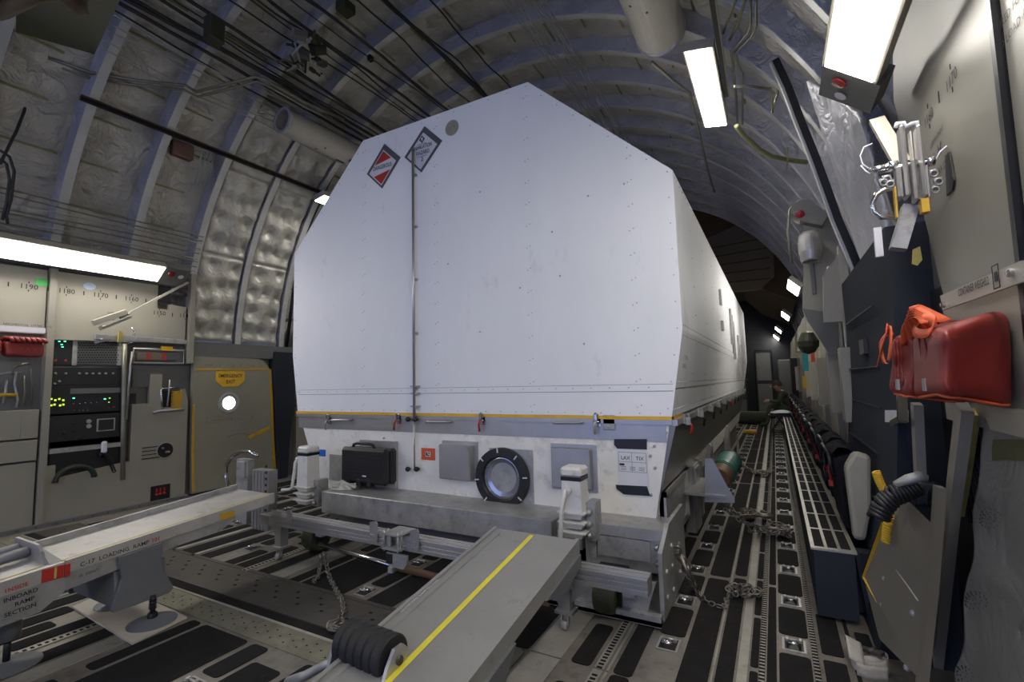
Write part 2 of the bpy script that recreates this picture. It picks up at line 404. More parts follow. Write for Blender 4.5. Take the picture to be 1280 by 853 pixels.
# ---- walls below the hull curve (left / right), simple profile
def lx(z): # left wall surface
    pts=[(0,-5.66),(2.4,-5.69),(2.8,-5.72)]
    for (a,b),(c,d) in zip(pts,pts[1:]):
        if z<=c: return b+(d-b)*(z-a)/(c-a)
    return pts[-1][1]
mb=MB(); mb.box((-5.86,YB,0),(-5.72,YF,1.7)); struct(mb.build('wall_left','panel3'))
mb=MB(); mb.box((.60,YB,0),(.76,YF,1.7)); struct(mb.build('wall_right','panel3'))
mb=MB(); mb.box((-5.75,YF,0),(.65,YF+.1,5.1)); struct(mb.build('wall_front','blackm'))
# ---- hull skin with insulation blankets between frames
sk=MB()
def skin(y0,y1,nu,nv,near):
    def fn(u,v):
        th=math.radians(-92+184*u); y=y0+(y1-y0)*v
        x,z=hull(th,1.0); nx,nz=x-HX,z-HZ
        R=R_SK
        R-=.035*math.sin(PI*v)**.6
        nn=noise.noise(Vector((u*34,y*4.2,1.7)))+.5*noise.noise(Vector((u*80,y*9,5)))
        R-=.022*nn
        # stringer dents
        R+=.018*math.exp(-((((u*26)%1)-.5)/.09)**2)
        return Vector((HX+R*nx,y,HZ+R*nz))
    sk.grid(fn,nu,nv)
for a,b in zip(frames,frames[1:]):
    near=-.3<b<6
    skin(a,b,260 if near else 100,12 if near else 5,near)
# stringers
sk.use(1)
for i,yb in enumerate(frames[:-1]):
    if yb<-1: continue
    for k in range(26):
        u=(k+.5)/26; th=math.radians(-92+184*u)
        if abs(th)>math.radians(88): continue
        x,z=hull(th,R_SK-.015); x2,z2=hull(th,R_SK-.03)
        L=SP*(.55 if (i+k)%3 else .8)
        sk.bar(((x+x2)/2,yb+.04,(z+z2)/2),((x+x2)/2,yb+.04+L,(z+z2)/2),.018,.016,up=(x-HX,0,z-HZ))
sk.use(0)
# outer pressure skin closes the hull
def outer(u,v):
    th=math.radians(-94+188*u); x,z=hull(th,3.52); return Vector((x,YB+(YF-YB)*v,z))
sk.use(2).grid(outer,64,2)
struct(sk.build('ceiling',['foil','greenp','panel3']))
# ---- frames (ring ribs), each a trim
def frame_rib(i,y):
    mb=MB()
    n=100; A0,A1=-91,91
    def prof(th,R,yy): x,z=hull(th,R); return Vector((x,yy,z))
    # web front/back with wrap thickness
    def wrap(u,v):
        th=math.radians(A0+(A1-A0)*u)
        # v: go round the section 0..1 : back skin->flange->front skin
        sec=[(R_SK+.02,.055),(R_FR+.06,.022),(R_FR+.012,.035),(R_FR,.035),(R_FR,-.035),(R_FR+.012,-.035),(R_FR+.06,-.022),(R_SK+.02,-.055)]
        k=round(v*7); R,dy=sec[k]
        w=.010*noise.noise(Vector((u*60,y*3,k*.7))) if 0<k<2 or k in(6,) else 0
        return prof(th,R+w,y+dy+w)
    mb.grid(wrap,n,7)
    # flange edge face in paler tone
    for f in range(len(mb.f)):
        if (f//n) in (3,): mb.mi[f]=1; mb.sm[f]=False
    return struct(mb.build('trim_%d'%(i+1),['foilb','edge']))
for i,y in enumerate(frames): frame_rib(i,y)
# ================================================================== CONTAINER
FY=2.9; BY=10.4; CXc=-2.17
cont=thing('shipping_container','large white eight-sided metal shipping container with hazard placards filling the cargo hold','container',(CXc,FY,0))
top=[(-3.80,.945),(-3.88,1.45),(-3.88,2.41),(-3.003,3.28),(-1.405,3.28),(-.46,2.41),(-.452,1.45),(-.535,.945)]
mb=MB()
mb.poly([(x,FY,z) for x,z in top],(0,BY-FY,0))
mb.build('upper_cover','cont',cont)
# edge trim, rivets and seams of the cover
mb=MB()
def riv(x,z,y=FY,r=.0045,n=(0,-1,0)):
    n=Vector(n); c=Vector((x,y,z)); mb.lathe([(r,0),(r*.8,.003),(0,.004)],c,n,6)
for cxx in (-2.988,-2.224,-1.432,-.72):
    zz=1.0
    while zz<3.2:
        if not(cxx>-1 and zz>2.55): 
            riv(cxx-.012,zz); riv(cxx+.012,zz+.012)
        zz+=.155
x=-3.78
while x<-.56: riv(x,1.118); riv(x+.06,.965); x+=.12
for (a,b) in zip(top,top[1:]):
    a=Vector((a[0],FY,a[1])); b=Vector((b[0],FY,b[1])); L=(b-a).length; k=0
    while k<L: 
        p=a+(b-a)*(k/L); c=Vector((CXc,FY,2.1)); p=p+(c-p).normalized()*.03; riv(p.x,p.z); k+=.16
for px,py in ((560,330),(690,290),(735,245),(700,345),(780,230),(600,415),(730,430),(650,360),(600,240)): 
    p=wy(px,py,FY); riv(p.x,p.z,r=.008)
mb.use(1)
mb.box((-3.79,FY-.0015,1.094),(-.52,FY,1.097)); mb.box((-3.79,FY-.0015,1.135),(-.52,FY,1.137)); mb.use(0)
# right side rivet rows
def side_pt(z):
    if z<1.45: return -.535+(.083)*(z-.945)/.505
    if z<2.41: return -.452-.008*(z-1.45)/.96
    return -.46-(z-2.41)*.945/.87
y=FY+.05
while y<BY:
    s=.055 if y<5 else .11
    for z in (.985,1.10,1.145,1.42,1.48):
        riv(side_pt(z),z,y,.0045,(1,0,-.1))
    if int(y*20)%2==0:
        riv(side_pt(2.38),2.38,y,.005,(1,0,0)); riv(-.49,2.437,y,.005,(.7,0,.7))
    y+=s
yy=FY+.6
while yy<BY:
    z=1.0
    while z<2.4: riv(side_pt(z),z,yy,.005,(1,0,0)); z+=.2
    yy+=.62
mb.build('rivet_rows',['alu','inkg'],cont)
mb=MB()
mb.hexa([(side_pt(1.105)-.004,FY,1.105),(side_pt(1.105)+.003,FY,1.105),(side_pt(1.105)+.003,BY,1.105),(side_pt(1.105)-.004,BY,1.105),
         (side_pt(1.11)-.004,FY,1.112),(side_pt(1.11)+.003,FY,1.112),(side_pt(1.11)+.003,BY,1.112),(side_pt(1.11)-.004,BY,1.112)])
# dark reflections on the side, shaped as bars in the next mesh
mb.use(0)
mb.build('side_seam','alud',cont)
mb=MB()
for (y,z,h) in ((5.4,2.0,.16),(5.4,1.70,.1),(6.6,1.8,.45),(6.8,1.72,.5),(7.0,1.65,.5),(7.8,1.5,.55),(8.1,1.45,.4),(8.4,1.42,.5)):
    mb.obox((side_pt(z)+.012,y,z),(0,1,0),(0,0,1),(1,0,0),.05,h/2,.012)
mb.build('reflection_streak','alud',cont)
mb=MB()
text_geo(mb,'NET 7350',(side_pt(1.30)+.002,3.05,1.33),(0,1,0),(0,0,1),.04); text_geo(mb,'T 2900',(side_pt(1.30)+.004,3.05,1.28),(0,1,0),(0,0,1),.04); text_geo(mb,'GROSS',(side_pt(1.2)+.008,3.05,1.23),(0,1,0),(0,0,1),.04)
mb.build('lettering','inkg',cont)
# yellow tape along the joint
mb=MB()
def tp(u,v):
    x=-3.805+(3.80-.53)*u; z=.928+.02*v+.003*noise.noise(Vector((x*3,0,0)))
    return Vector((x,FY-.014-.004*noise.noise(Vector((x*9,v,3))),z))
mb.grid(tp,80,2)
mb.grid(lambda u,v: Vector((-.53+.022*v*0+.008,FY-.012+.30*u,.928+.02*v)),6,2)
mb.build('yellow_tape','yellow',cont)
# joint flange
mb=MB(); mb.box((-3.80,FY-.012,.90),(-.535,FY+.02,.927)); mb.box((-.56,FY,.895),(-.505,BY,.93)); mb.box((-3.82,FY,.9),(-3.78,BY,.93))
mb.box((-3.78,FY-.004,.80),(-.57,FY+.01,.90)); mb.build('joint_flange','alu',cont)
# lower body: tapering sides
mb=MB()
lo=[(-3.50,.30),(-3.78,.93),(-.545,.93),(-.664,.30)]
mb.poly([(x,FY,z) for x,z in lo],(0,BY-FY,0))
mb.build('lower_body','body',cont)
mb=MB() # side skin of the lower body in bare metal
mb.hexa([(-.655,FY+.005,.50),(-.622,FY+.005,.50),(-.622,BY,.50),(-.655,BY,.50),(-.56,FY+.005,.9),(-.515,FY+.005,.9),(-.515,BY,.9),(-.56,BY,.9)])
mb.build('side_skirt','skirt',cont)
# bumper beam / shelf at the front
mb=MB()
mb.box((-3.12,2.60,.20),(-1.18,2.93,.362),.006); mb.box((-1.18,2.66,.20),(-1.02,2.93,.345),.004)
mb.build('front_beam','alud',cont)
mb=MB()
mb.box((-.98,2.60,.16),(-.56,2.95,.36),.006); mb.box((-.97,2.585,.33),(-.55,2.6,.385)); mb.box((-.955,2.58,.2),(-.91,2.6,.33)); mb.box((-.9,2.583,.22),(-.62,2.6,.325))
for zz in (.22,.3): mb.cyl((-.585,2.6,zz),(-.585,2.57,zz),.012,10)
mb.build('corner_box','alud',cont)
# skid plates right side
mb=MB()
mb.poly([(-.545,2.42,.02),(-.545,2.42,.33),(-.545,2.62,.42),(-.545,3.05,.42),(-.545,3.05,.02)],(.02,0,0))
for (y,z) in ((2.5,.1),(2.5,.22),(2.65,.08),(2.65,.2),(2.65,.3),(2.85,.1),(2.85,.25)): mb.lathe([(.012,0),(.012,.008),(0,.01)],(-.525,y,z),(1,0,0),8)
mb.box((-1.1,2.36,.015),(-.53,2.40,.06)); mb.poly([(-1.05,2.40,.06),(-.60,2.40,.06),(-.555,2.40,.20),(-.66,2.40,.20)],(0,.01,0))
mb.hexa([(-1.1,2.36,.012),(-.53,2.36,.012),(-.53,2.9,.012),(-1.1,2.9,.012),(-1.1,2.36,.035),(-.53,2.36,.035),(-.53,2.9,.035),(-1.1,2.9,.035)])
mb.build('skid_plate','alud',cont)
mb=MB(); mb.box((-3.2,2.75,.0),(-1.3,2.78,.2)); mb.box((-3.6,3.2,.02),(-.7,BY-.2,.3)); mb.build('underframe','panel3',cont)
# window like framed panel & channel posts on right side
def chan(y0,y1,x0,x1,z0,z1,name='side_post',m='alu'):
    b=MB(); b.box((x0,y0,z0),(x1,y1,z1),.006); b.box((x1-.004,y0+.03,z0+.02),(x1+.012,y1-.03,z1-.02),.004); return b.build(name,m,cont)
b=MB(); b.box((-.66,2.95,.19),(-.615,3.85,.50)); 
for (a,c) in (((-.64,2.95,.19),(-.60,2.98,.50)),((-.64,3.68,.19),(-.59,3.85,.50)),((-.64,2.95,.17),(-.60,3.85,.21)),((-.64,2.95,.47),(-.60,3.85,.50))): b.box(a,c)
b.build('framed_side_panel','alud',cont)
chan(3.90,4.15,-.66,-.58,.0,.50); chan(4.25,4.40,-.66,-.59,.02,.50); chan(5.2,5.34,-.66,-.60,.0,.5); chan(7.2,7.34,-.66,-.60,.0,.5)
b=MB(); b.poly([wy(q[0],q[1],3.64) for q in ((881,574),(890,574),(918,624),(918,629),(881,628))],(0,.02,0)); b.box((-.64,3.62,.345),(-.34,4.2,.362)); b.build('gusset_bracket','alu',cont)
# ---- front details
def onf(px,py,d=.0): p=wy(px,py,FY); return Vector((p.x,FY-d,p.z))
# placards
def placard(cpx,cpy,hw,label):
    pass
def diamond(corners,d,mbx):
    mbx.poly([onf(*c) - Vector((0,d,0)) for c in corners],(0,-.003,0))
# DANGEROUS
T,Rr,B,Lf=(481,180),(501,197),(478,236),(459,218)
mb=MB(); diamond([T,Rr,B,Lf],.002,mb); pl=mb.build('hazard_placard','plac',cont); pl['label']='red and white diamond placard reading DANGEROUS'
c=[onf(*p) for p in (T,Rr,B,Lf)]; ctr=sum(c,Vector())/4
ul=(c[0]-c[2]); ur=(c[1]-c[3])
def dm(k,dx=0,dz=0,lift=0):
    return [ctr+(p-ctr)*k+Vector((dx,-lift,dz)) for p in c]
def half(k,up,lift,gap):
    # triangle cut of diamond above / below centre band
    P=dm(k,lift=lift,dx=-.008,dz=-.012); t,r,b,l=P
    a=t if up else b
    return [a, a+(r-a)*gap, a+(l-a)*gap]
mb=MB(); P=dm(.80,-.008,-.012,.006); flatpoly(mb,P,(0,0,0)); mb.build('placard_face','sw',pl)
mb=MB(); flatpoly(mb,half(.74,True,.0068,.66),(0,0,0)); flatpoly(mb,half(.74,False,.0068,.66),(0,0,0)); mb.build('placard_red_field','redp',pl)
mb=MB(); text_geo(mb,'DANGEROUS',ctr+Vector((-.008,-.0075,-.022)),(1,0,0),(0,0,1),.052,bold=.006,align='CENTER',wide=.66); mb.build('lettering','ink',pl)
# INHALATION HAZARD
T2,R2,B2,L2=(531,158),(553,176),(527,216),(506,197)
mb=MB(); diamond([T2,R2,B2,L2],.002,mb); pl2=mb.build('hazard_placard','plac',cont); pl2['label']='white diamond placard reading INHALATION HAZARD 2'
c=[onf(*p) for p in (T2,R2,B2,L2)]; ctr=sum(c,Vector())/4
mb=MB(); flatpoly(mb,dm(.80,-.008,-.012,.006),(0,0,0)); mb.build('placard_face','sw',pl2)
mb=MB(); text_geo(mb,'INHALATION',ctr+Vector((.002,-.0075,.004)),(1,0,0),(0,0,1),.050,bold=.003,align='CENTER',wide=.60)
text_geo(mb,'HAZARD',ctr+Vector((.0,-.0075,-.044)),(1,0,0),(0,0,1),.050,bold=.003,align='CENTER',wide=.66)
text_geo(mb,'2',ctr+Vector((-.006,-.0075,-.098)),(1,0,0),(0,0,1),.05,bold=.01,align='CENTER')
mb.box(ctr+Vector((-.06,-.0068,-.056)),ctr+Vector((.04,-.0072,-.059))); mb.box(ctr+Vector((-.05,-.0068,.048)),ctr+Vector((.04,-.0072,.045)))
dt=ctr+Vector((-.006,-.0072,.082)); mb.poly([dt+Vector(v) for v in ((0,0,.032),(.028,0,0),(0,0,-.032),(-.028,0,0))],(0,.0006,0))
mb.build('lettering','ink',pl2)
mb=MB(); # skull sign
mb.lathe([(.011,0),(.009,.001),(0,.0012)],dt+Vector((0,-.0002,.006)),(0,-1,0),10); mb.box(dt+Vector((-.006,-.0012,-.008)),dt+Vector((.006,-.0002,-.002)))
mb.bar(dt+Vector((-.014,-.001,-.02)),dt+Vector((.014,-.001,-.006)),.0035,.001); mb.bar(dt+Vector((.014,-.001,-.02)),dt+Vector((-.014,-.001,-.006)),.0035,.001)
mb.build('skull_sign','sw',pl2)
# beige round disc
p=onf(565,160); mb=MB(); mb.lathe([(.062,0),(.062,.003),(.058,.005),(0,.005)],p,(0,-1,0),32); mb.cyl(p+Vector((-.02,-.004,-.004)),p+Vector((-.02,-.007,-.004)),.007,8); mb.cyl(p+Vector((.02,-.004,.01)),p+Vector((.02,-.007,.01)),.007,8)
mb.build('round_cover_disc','beige',cont)
# vertical lock rod
a=onf(519,188,.03); b=onf(521,520,.03); mb=MB(); mb.cyl((b.x,a.y,a.z),(b.x,a.y,b.z-.02),.011,12)
bb=onf(522,588,.03); mb.cyl((b.x,a.y,b.z-.02),(b.x,a.y,bb.z),.007,10)
for (px,py) in ((521,483),(521,508),(520,492)):
    q=onf(px,py); mb.box((b.x-.035,FY-.035,q.z-.006),(b.x+.035,FY,q.z+.006))
for i in range(5): q=a.z+(b.z-a.z)*(i+.5)/5; mb.box((b.x-.018,FY-.02,q-.008),(b.x+.018,FY,q+.008))
rod=mb.build('lock_rod','alu',cont)
for (px,py) in ((513,524),(522,524),(513,586),(524,586)):
    q=onf(px,py); mb=MB(); mb.lathe([(.006,0),(.006,.02),(.018,.022),(.02,.034),(.014,.044),(0,.046)],q,(0,-1,0),14); mb.build('lock_knob','black',cont)
# handles
for (px0,px1,py) in ((418,441,525),(536,565,527),(694,729,528)):
    p,q=onf(px0,py),onf(px1,py); mb=MB(); d=.035
    mb.tube([p,p+Vector((.004,-d,0)),p+Vector((.02,-d-.006,0)),q+Vector((-.02,-d-.006,0)),q+Vector((-.004,-d,0)),q],.009,8)
    mb.box((p.x-.02,FY-.006,p.z-.014),(p.x+.02,FY,p.z+.014)); mb.box((q.x-.02,FY-.006,q.z-.014),(q.x+.02,FY,q.z+.014)); mb.build('grab_handle','alu',cont)
# toggle latches
def latch(px,py,red,tilt=0.0):
    p=onf(px,py); mb=MB()
    mb.box((p.x-.022,FY-.012,p.z-.05),(p.x+.022,FY-.0,p.z+.01)); mb.box((p.x-.012,FY-.04,p.z-.015),(p.x+.012,FY-.012,p.z+.03),.004)
    mb.torus((p.x,FY-.03,p.z+.022),(0,1,.1),.012,.004,12,6); mb.cyl((p.x-.02,FY-.028,p.z-.02),(p.x+.02,FY-.028,p.z-.02),.005,8)
    l=mb.build('toggle_latch','chrome',cont)
    mb=MB(); mb.tube([(p.x,FY-.035,p.z-.01),(p.x-.008+tilt*.4,FY-.045,p.z-.045),(p.x-.01+tilt,FY-.03,p.z-.095)],.008,8); mb.build('latch_handle','redp' if red else 'alud',l)
for (px,py,red,t) in ((413,523,False,-.01),(500,522,True,-.025),(604,522,True,-.005),(747,523,False,0)): latch(px,py,red,t)
mb=MB(); p=onf(754,519); q=onf(770,538); mb.box((p.x,FY-.012,q.z),(q.x,FY,p.z),.004); mb.lathe([(.01,0),(.01,.006),(0,.008)],((p.x+q.x)/2,FY-.012,q.z+.02),(0,-1,0),8); mb.build('latch_plate','alud',cont)
# side latches along right edge
for i in range(11):
    y=3.12+i*.62; x=-.505; mb=MB()
    mb.box((x,y-.025,.89),(x+.012,y+.025,.95)); mb.box((x+.01,y-.012,.88),(x+.04,y+.012,.93),.004); mb.torus((x+.03,y,.94),(1,0,0),.014,.004,12,6)
    l=mb.build('side_latch','alud',cont)
    mb=MB(); mb.tube([(x+.03,y,.90),(x+.045,y,.87),(x+.035,y,.82)],.008,8); mb.build('latch_handle','redp' if i in(0,5) else 'blackm',l)
# recess ring / port
p=onf(630,597); mb=MB()
mb.lathe([(.202,.0),(.205,.03),(.20,.05),(.150,.052),(.142,.045),(.142,.0)],p,(0,-1,0),48)
port=mb.build('port_ring','black',cont)
mb=MB()
for k in range(8):
    a=2*PI*k/8+.1; u=Vector((math.cos(a),0,math.sin(a))); mb.obox(p+u*.188+Vector((0,-.052,0)),u,(0,1,0),u.cross(Vector((0,1,0))),.016,.003,.004)
mb.build('ring_clip','sw',port)
mb=MB(); mb.lathe([(.142,.004),(.140,.03),(.132,.032),(.128,.012),(.10,.006),(0,.003)],p,(0,-1,0),40); mb.build('port_cover','glass',port)
a,b=onf(612,560),onf(668,632); mb=MB(); mb.box((a.x,FY-.006,b.z),(b.x,FY+.001,a.z)); 
for x in (a.x+.02,b.x-.02):
    for z in (a.z-.02,b.z+.02): mb.lathe([(.006,.006),(.006,.01),(0,.011)],(x,FY,z),(0,-1,0),8)
mb.build('port_back_plate','alud',cont)
# access boxes
def abox(px0,py0,px1,py1,d):
    a,b=onf(px0,py0),onf(px1,py1); mb=MB(); mb.box((a.x,FY-d,b.z),(b.x,FY,a.z),.008); mb.box((a.x-.01,FY-.01,b.z-.012),(b.x+.03,FY,a.z+.02)); mb.box((a.x+.01,FY-d-.004,a.z-.03),(b.x-.01,FY-d,a.z-.006))
    for x in (a.x+.02,(a.x+b.x)/2,b.x-.02):
        for z in (a.z-.018,b.z+.015): mb.lathe([(.006,0),(.006,.004),(0,.005)],(x,FY-d-.004,z),(0,-1,0),8)
    return mb.build('access_box','alu',cont)
abox(555,554,594,600,.07); abox(691,558,742,613,.035)
a,b=onf(412,568),onf(438,603); mb=MB(); mb.box((a.x,FY-.003,b.z),(b.x,FY,a.z)); mb.build('grey_patch','alud',cont)
a,b=onf(399,562),onf(407,571); mb=MB(); mb.box((a.x,FY-.003,b.z),(b.x,FY,a.z)); mb.build('blue_sticker','blsticker',cont)
a,b=onf(527,560),onf(544,576); mb=MB(); mb.box((a.x,FY-.003,b.z),(b.x,FY,a.z)); st=mb.build('orange_sticker','orsticker',cont)
m=(a+b)/2; mb=MB(); mb.box((m.x-.022,FY-.005,m.z-.018),(m.x+.022,FY-.003,m.z+.018)); mb.build('sticker_symbol','paper',st)
mb=MB(); mb.box((m.x-.018,FY-.006,m.z-.012),(m.x-.004,FY-.005,m.z+.014)); mb.box((m.x-.004,FY-.006,m.z-.012),(m.x+.016,FY-.005,m.z-.004)); mb.box((m.x+.004,FY-.006,m.z+.002),(m.x+.016,FY-.005,m.z+.014)); mb.build('sticker_mark','ink',st)
# shipping document with black tape
c4=[onf(*q,.004) for q in ((771,561),(808,561),(811,608),(773,607))]
mb=MB(); mb.poly(c4,(0,-.002,0)); doc=mb.build('shipping_document','paper',cont)
mb=MB(); o=c4[0]
text_geo(mb,'LAX',o+Vector((.025,-.0025,-.062)),(1,0,0),(0,0,1),.030,bold=.01); text_geo(mb,'TIX',o+Vector((.115,-.0025,-.062)),(1,0,0),(0,0,1),.030,bold=.01)
mb.box(o+Vector((.015,-.0022,-.085)),o+Vector((.045,-.0028,-.098)))
for k,zz in enumerate((-.018,-.074,-.132)): mb.box(o+Vector((.01,-.0022,zz)),o+Vector((.175,-.0026,zz-.0018)))
for xx in (.09,.175,.01): mb.box(o+Vector((xx,-.0022,-.018)),o+Vector((xx+.0018,-.0026,-.132)))
for k in range(3):
    for j in range(3): mb.box(o+Vector((.02+j*.055,-.0022,-.103-k*.009)),o+Vector((.02+j*.055+.035,-.0026,-.1055-k*.009)))
mb.build('lettering','ink',doc)
for pts in (((768,549),(809,549),(809,562),(772,561),(768,556)),((770,606),(809,608),(813,620),(780,618),(771,611))):
    mb=MB(); mb.poly([onf(*q,.006) for q in pts],(0,-.002,0)); mb.build('black_tape_strip','tape',doc)
mb=MB()
for (px,py) in ((833,541),(819,585),(814,619),(813,570),(818,558),(480,548),(470,640),(603,674)):
    q=onf(px,py); mb.lathe([(.009,0),(.009,.006),(0,.008)],q,(0,-1,0),8)
mb.build('bolt_heads','alud',cont)
# black carry case hanging on the front
a,b=onf(443,556),onf(500,606)
cs=thing('carry_case','black hard plastic carry case strapped to the front of the white container','case',((a.x+b.x)/2,FY-.1,b.z))
mb=MB(); mb.box((a.x,FY-.15,b.z+.01),(b.x-.012,FY-.085,a.z),.022); mb.box((a.x+.004,FY-.08,b.z+.012),(b.x-.008,FY-.012,a.z-.004),.02)
for k in range(3): x=a.x+.09+k*.11; mb.box((x-.02,FY-.153,b.z-.006),(x+.02,FY-.1,b.z+.05),.005)
for k in range(7): mb.box((a.x+.03,FY-.154,a.z-.04-k*.028),(b.x-.05,FY-.15,a.z-.043-k*.028))
mb.build('case_shell','black',cs)
mb=MB(); mb.tube([(a.x+.11,FY-.115,a.z-.004),(a.x+.12,FY-.12,a.z+.022),(a.x+.16,FY-.12,a.z+.032),(a.x+.29,FY-.12,a.z+.032),(a.x+.33,FY-.12,a.z+.022),(a.x+.34,FY-.115,a.z-.004)],.011,8); mb.build('case_handle','black',cs)
mb=MB(); mb.box((a.x+.25,FY-.1555,b.z+.07),(a.x+.29,FY-.153,b.z+.08)); mb.build('case_badge','sw',cs)
mb=MB(); mb.box((a.x+.09,FY-.03,b.z-.03),(b.x-.02,FY-.003,a.z+.045)); mb.build('case_holder','alu',cont)
# glove
gp=onf(421,605); g=Vector((-3.02,2.72,.362))
mb=MB(); rnd=random.Random(3)
def gl(u,v):
    a=2*PI*u; r=.055*(1+.25*math.sin(3*a+1))*math.sin(PI*(.08+.92*v)*.5+.0)
    r=.07*(math.cos(v*PI/2)**.6)*(1+.25*math.sin(3*a+1)+.2*noise.noise(Vector((u*5,v*4,1))))
    return g+Vector((r*math.cos(a)*1.3,r*math.sin(a)*.8,.002+.05*v*(1+.4*math.sin(a*2+v*3))))
mb.grid(gl,28,10)
for k,(dx,dy,l) in enumerate(((.09,-.03,.06),(.1,-.0,.07),(.085,.03,.06),(-.02,-.06,.05),(-.08,-.02,.05))):
    e=g+Vector((dx,dy,.03)); mb.tube([g+Vector((dx*.3,dy*.3,.03)),e,e+Vector((dx*.4,dy*.3,-.015+.01*k))],.012,8,rad=[.016,.014,.009])
tag(mb.build('work_glove','glove'),'crumpled pale cloth glove lying on the container front beam','glove')
# ================================================================== corner jacks
def jack(x,y,z0,z1,label,side):
    t=thing('corner_jack',label,'jack',(x,y,z0))
    w=.062
    mb=MB(); mb.hexa([(x-w,y-w,z0+.13),(x+w,y-w,z0+.13),(x+w,y+w,z0+.13),(x-w,y+w,z0+.13),(x-w*.9,y-w*.9,z1-.07),(x+w*.9,y-w*.9,z1-.07),(x+w*.9,y+w*.9,z1-.07),(x-w*.9,y+w*.9,z1-.07)])
    mb.build('post','white',t,bevel=.006)
    mb=MB(); mb.box((x-w,y-w,z1-.055),(x+w,y+w,z1),.014); mb.build('cap','white',t)
    mb=MB(); mb.box((x-w*.93,y-w*.93,z1-.072),(x+w*.93,y+w*.93,z1-.052)); mb.build('collar','blackm',t)
    for k in range(3):
        zz=z0+.015+k*.05; mb=MB(); mb.hexa([(x-w*.8,y-w*.8,zz),(x+w*.8,y-w*.8,zz),(x+w*.8,y+w*.8,zz),(x-w*.8,y+w*.8,zz),(x-w*1.05,y-w*1.05,zz+.03),(x+w*1.05,y-w*1.05,zz+.03),(x+w*1.05,y+w*1.05,zz+.03),(x-w*1.05,y+w*1.05,zz+.03)])
        mb.box((x-w*1.25,y-w*1.25,zz+.032),(x+w*1.25,y+w*1.25,zz+.04)); mb.build('base_bracket','white',t)
    mb=MB(); mb.box((x+w,y+.0,z0),(x+w+.05,y+.1,z0+.2))
    for k in range(3): mb.cyl((x+w+.02,y-.005,z0+.03+k*.06),(x+w+.02,y-.03,z0+.03+k*.06),.016,10)
    mb.build('mounting_plate','alud',t)
    s=side; zc=z1-.12
    mb=MB(); q=(x+(-.03 if s else -w),y-w,zc) ; 
    if s: mb.tube([(x-.02,y-w,zc),(x-.02,y-w-.03,zc),(x-.04,y-w-.035,zc-.1),(x-.055,y-w-.035,zc-.27),(x-.06,y-w-.03,zc-.285),(x-.11,y-w-.03,zc-.31)],.012,10); mb.lathe([(.026,0),(.026,.02),(0,.024)],(x-.02,y-w,zc),(0,-1,0),14)
    else: mb.tube([(x-w,y-.03,zc+.01),(x-w-.025,y-.05,zc),(x-w-.03,y-.06,zc-.1),(x-w-.05,y-.06,zc-.2),(x-w-.08,y-.06,zc-.22),(x-w-.17,y-.06,zc-.23)],.012,10); mb.lathe([(.026,0),(.026,.025),(0,.03)],(x-w,y-.03,zc+.01),(-1,0,0),14)
    mb.build('crank','white',t)
jack(-1.0,2.52,.31,.70,'white jack post with side crank right of the round black port',True)
jack(-3.27,2.60,.24,.70,'white jack post with crank arm at the left end of the front beam',False)
# ================================================================== ceiling / side lamps
def lamp(name,label,x0,z0,x1,z1,y0,y1,group,endbox=True):
    """long box whose diffuser faces inboard and down: (x0,z0)-(x1,z1) is the diffuser section"""
    A=Vector((x0,0,z0));B=Vector((x1,0,z1)); d=(B-A).normalized(); n=Vector((-d.z,0,d.x)); 
    if n.z>0: n=-n
    t=thing(name,label,'light',((x0+x1)/2,y0,min(z0,z1)),group)
    o=-n*.07
    mb=MB(); P=[A-d*.015-n*.004,B+d*.015-n*.004,B+d*.012+o,A-d*.012+o]
    mb.poly([Vector((p.x,y0-.012,p.z)) for p in P],(0,y1-y0+.024,0)); mb.build('housing','panel',t)
    mb=MB(); P=[A,B,B-n*.006,A-n*.006]; mb.poly([Vector((p.x,y0,p.z)) for p in P],(0,y1-y0,0)); mb.build('diffuser','diff',t)
    if endbox:
        e0=y1+.015
        mb=MB(); P=[A-d*.01-n*.005,B+d*.03-n*.005,B+d*.03+o*1.3,A-d*.01+o*1.3]; mb.poly([Vector((p.x,e0,p.z)) for p in P],(0,.23,0)); mb.build('end_housing','panel3',t)
        mb=MB(); c=A+(B-A)*.35; mb.lathe([(.032,0),(.030,.004),(0,.009)],Vector((c.x,e0+.07,c.z)),n,20); mb.build('red_lens','redl',t)
        mb=MB(); c=A+(B-A)*.45; mb.lathe([(.026,0),(.024,.003),(.012,.004),(0,.006)],Vector((c.x,e0+.165,c.z)),n,20); mb.build('reading_lamp','sw',t)
    return t
G='side lamps along the cargo wall'
lamp('wall_lamp','long lit side lamp above the station numbers on the left wall',-5.36,2.40,-5.51,2.28,1.10,2.52,G)
lamp('wall_lamp','large lit side lamp at the top right above the grey panel',.26,2.44,.41,2.32,.95,2.28,G)
for i,y in enumerate((-1.2,-3.4)):
    lamp('wall_lamp','side lamp further aft on the left wall',-5.36,2.40,-5.51,2.28,y-1.3,y,'side lamps aft of the camera'); lamp('wall_lamp','side lamp further aft on the right wall',.26,2.44,.41,2.32,y-1.3,y,'side lamps aft of the camera, right')
lamp('wall_lamp','side lamp mostly hidden behind the hanging grey panel',.39,2.42,.49,2.30,5.7,6.5,'lamp behind the hanging panel',False)
names=['nearest','second','third','fourth','fifth','sixth']
for i,(y,X,z) in enumerate(((7.3,.24,0),(10.6,.20,-.03),(14.0,.10,-.02),(15.3,.05,-.12))):
    lamp('wall_lamp',names[i]+' of the small lit side lamps receding beyond the hanging grey panel',X,2.44+z,X+.12,2.32+z,y,y+.75,G,False)
    lamp('wall_lamp','side lamp hidden behind the container on the left wall',-5.36,2.40,-5.51,2.28,y,y+.7,'left side lamps beyond the container',False)
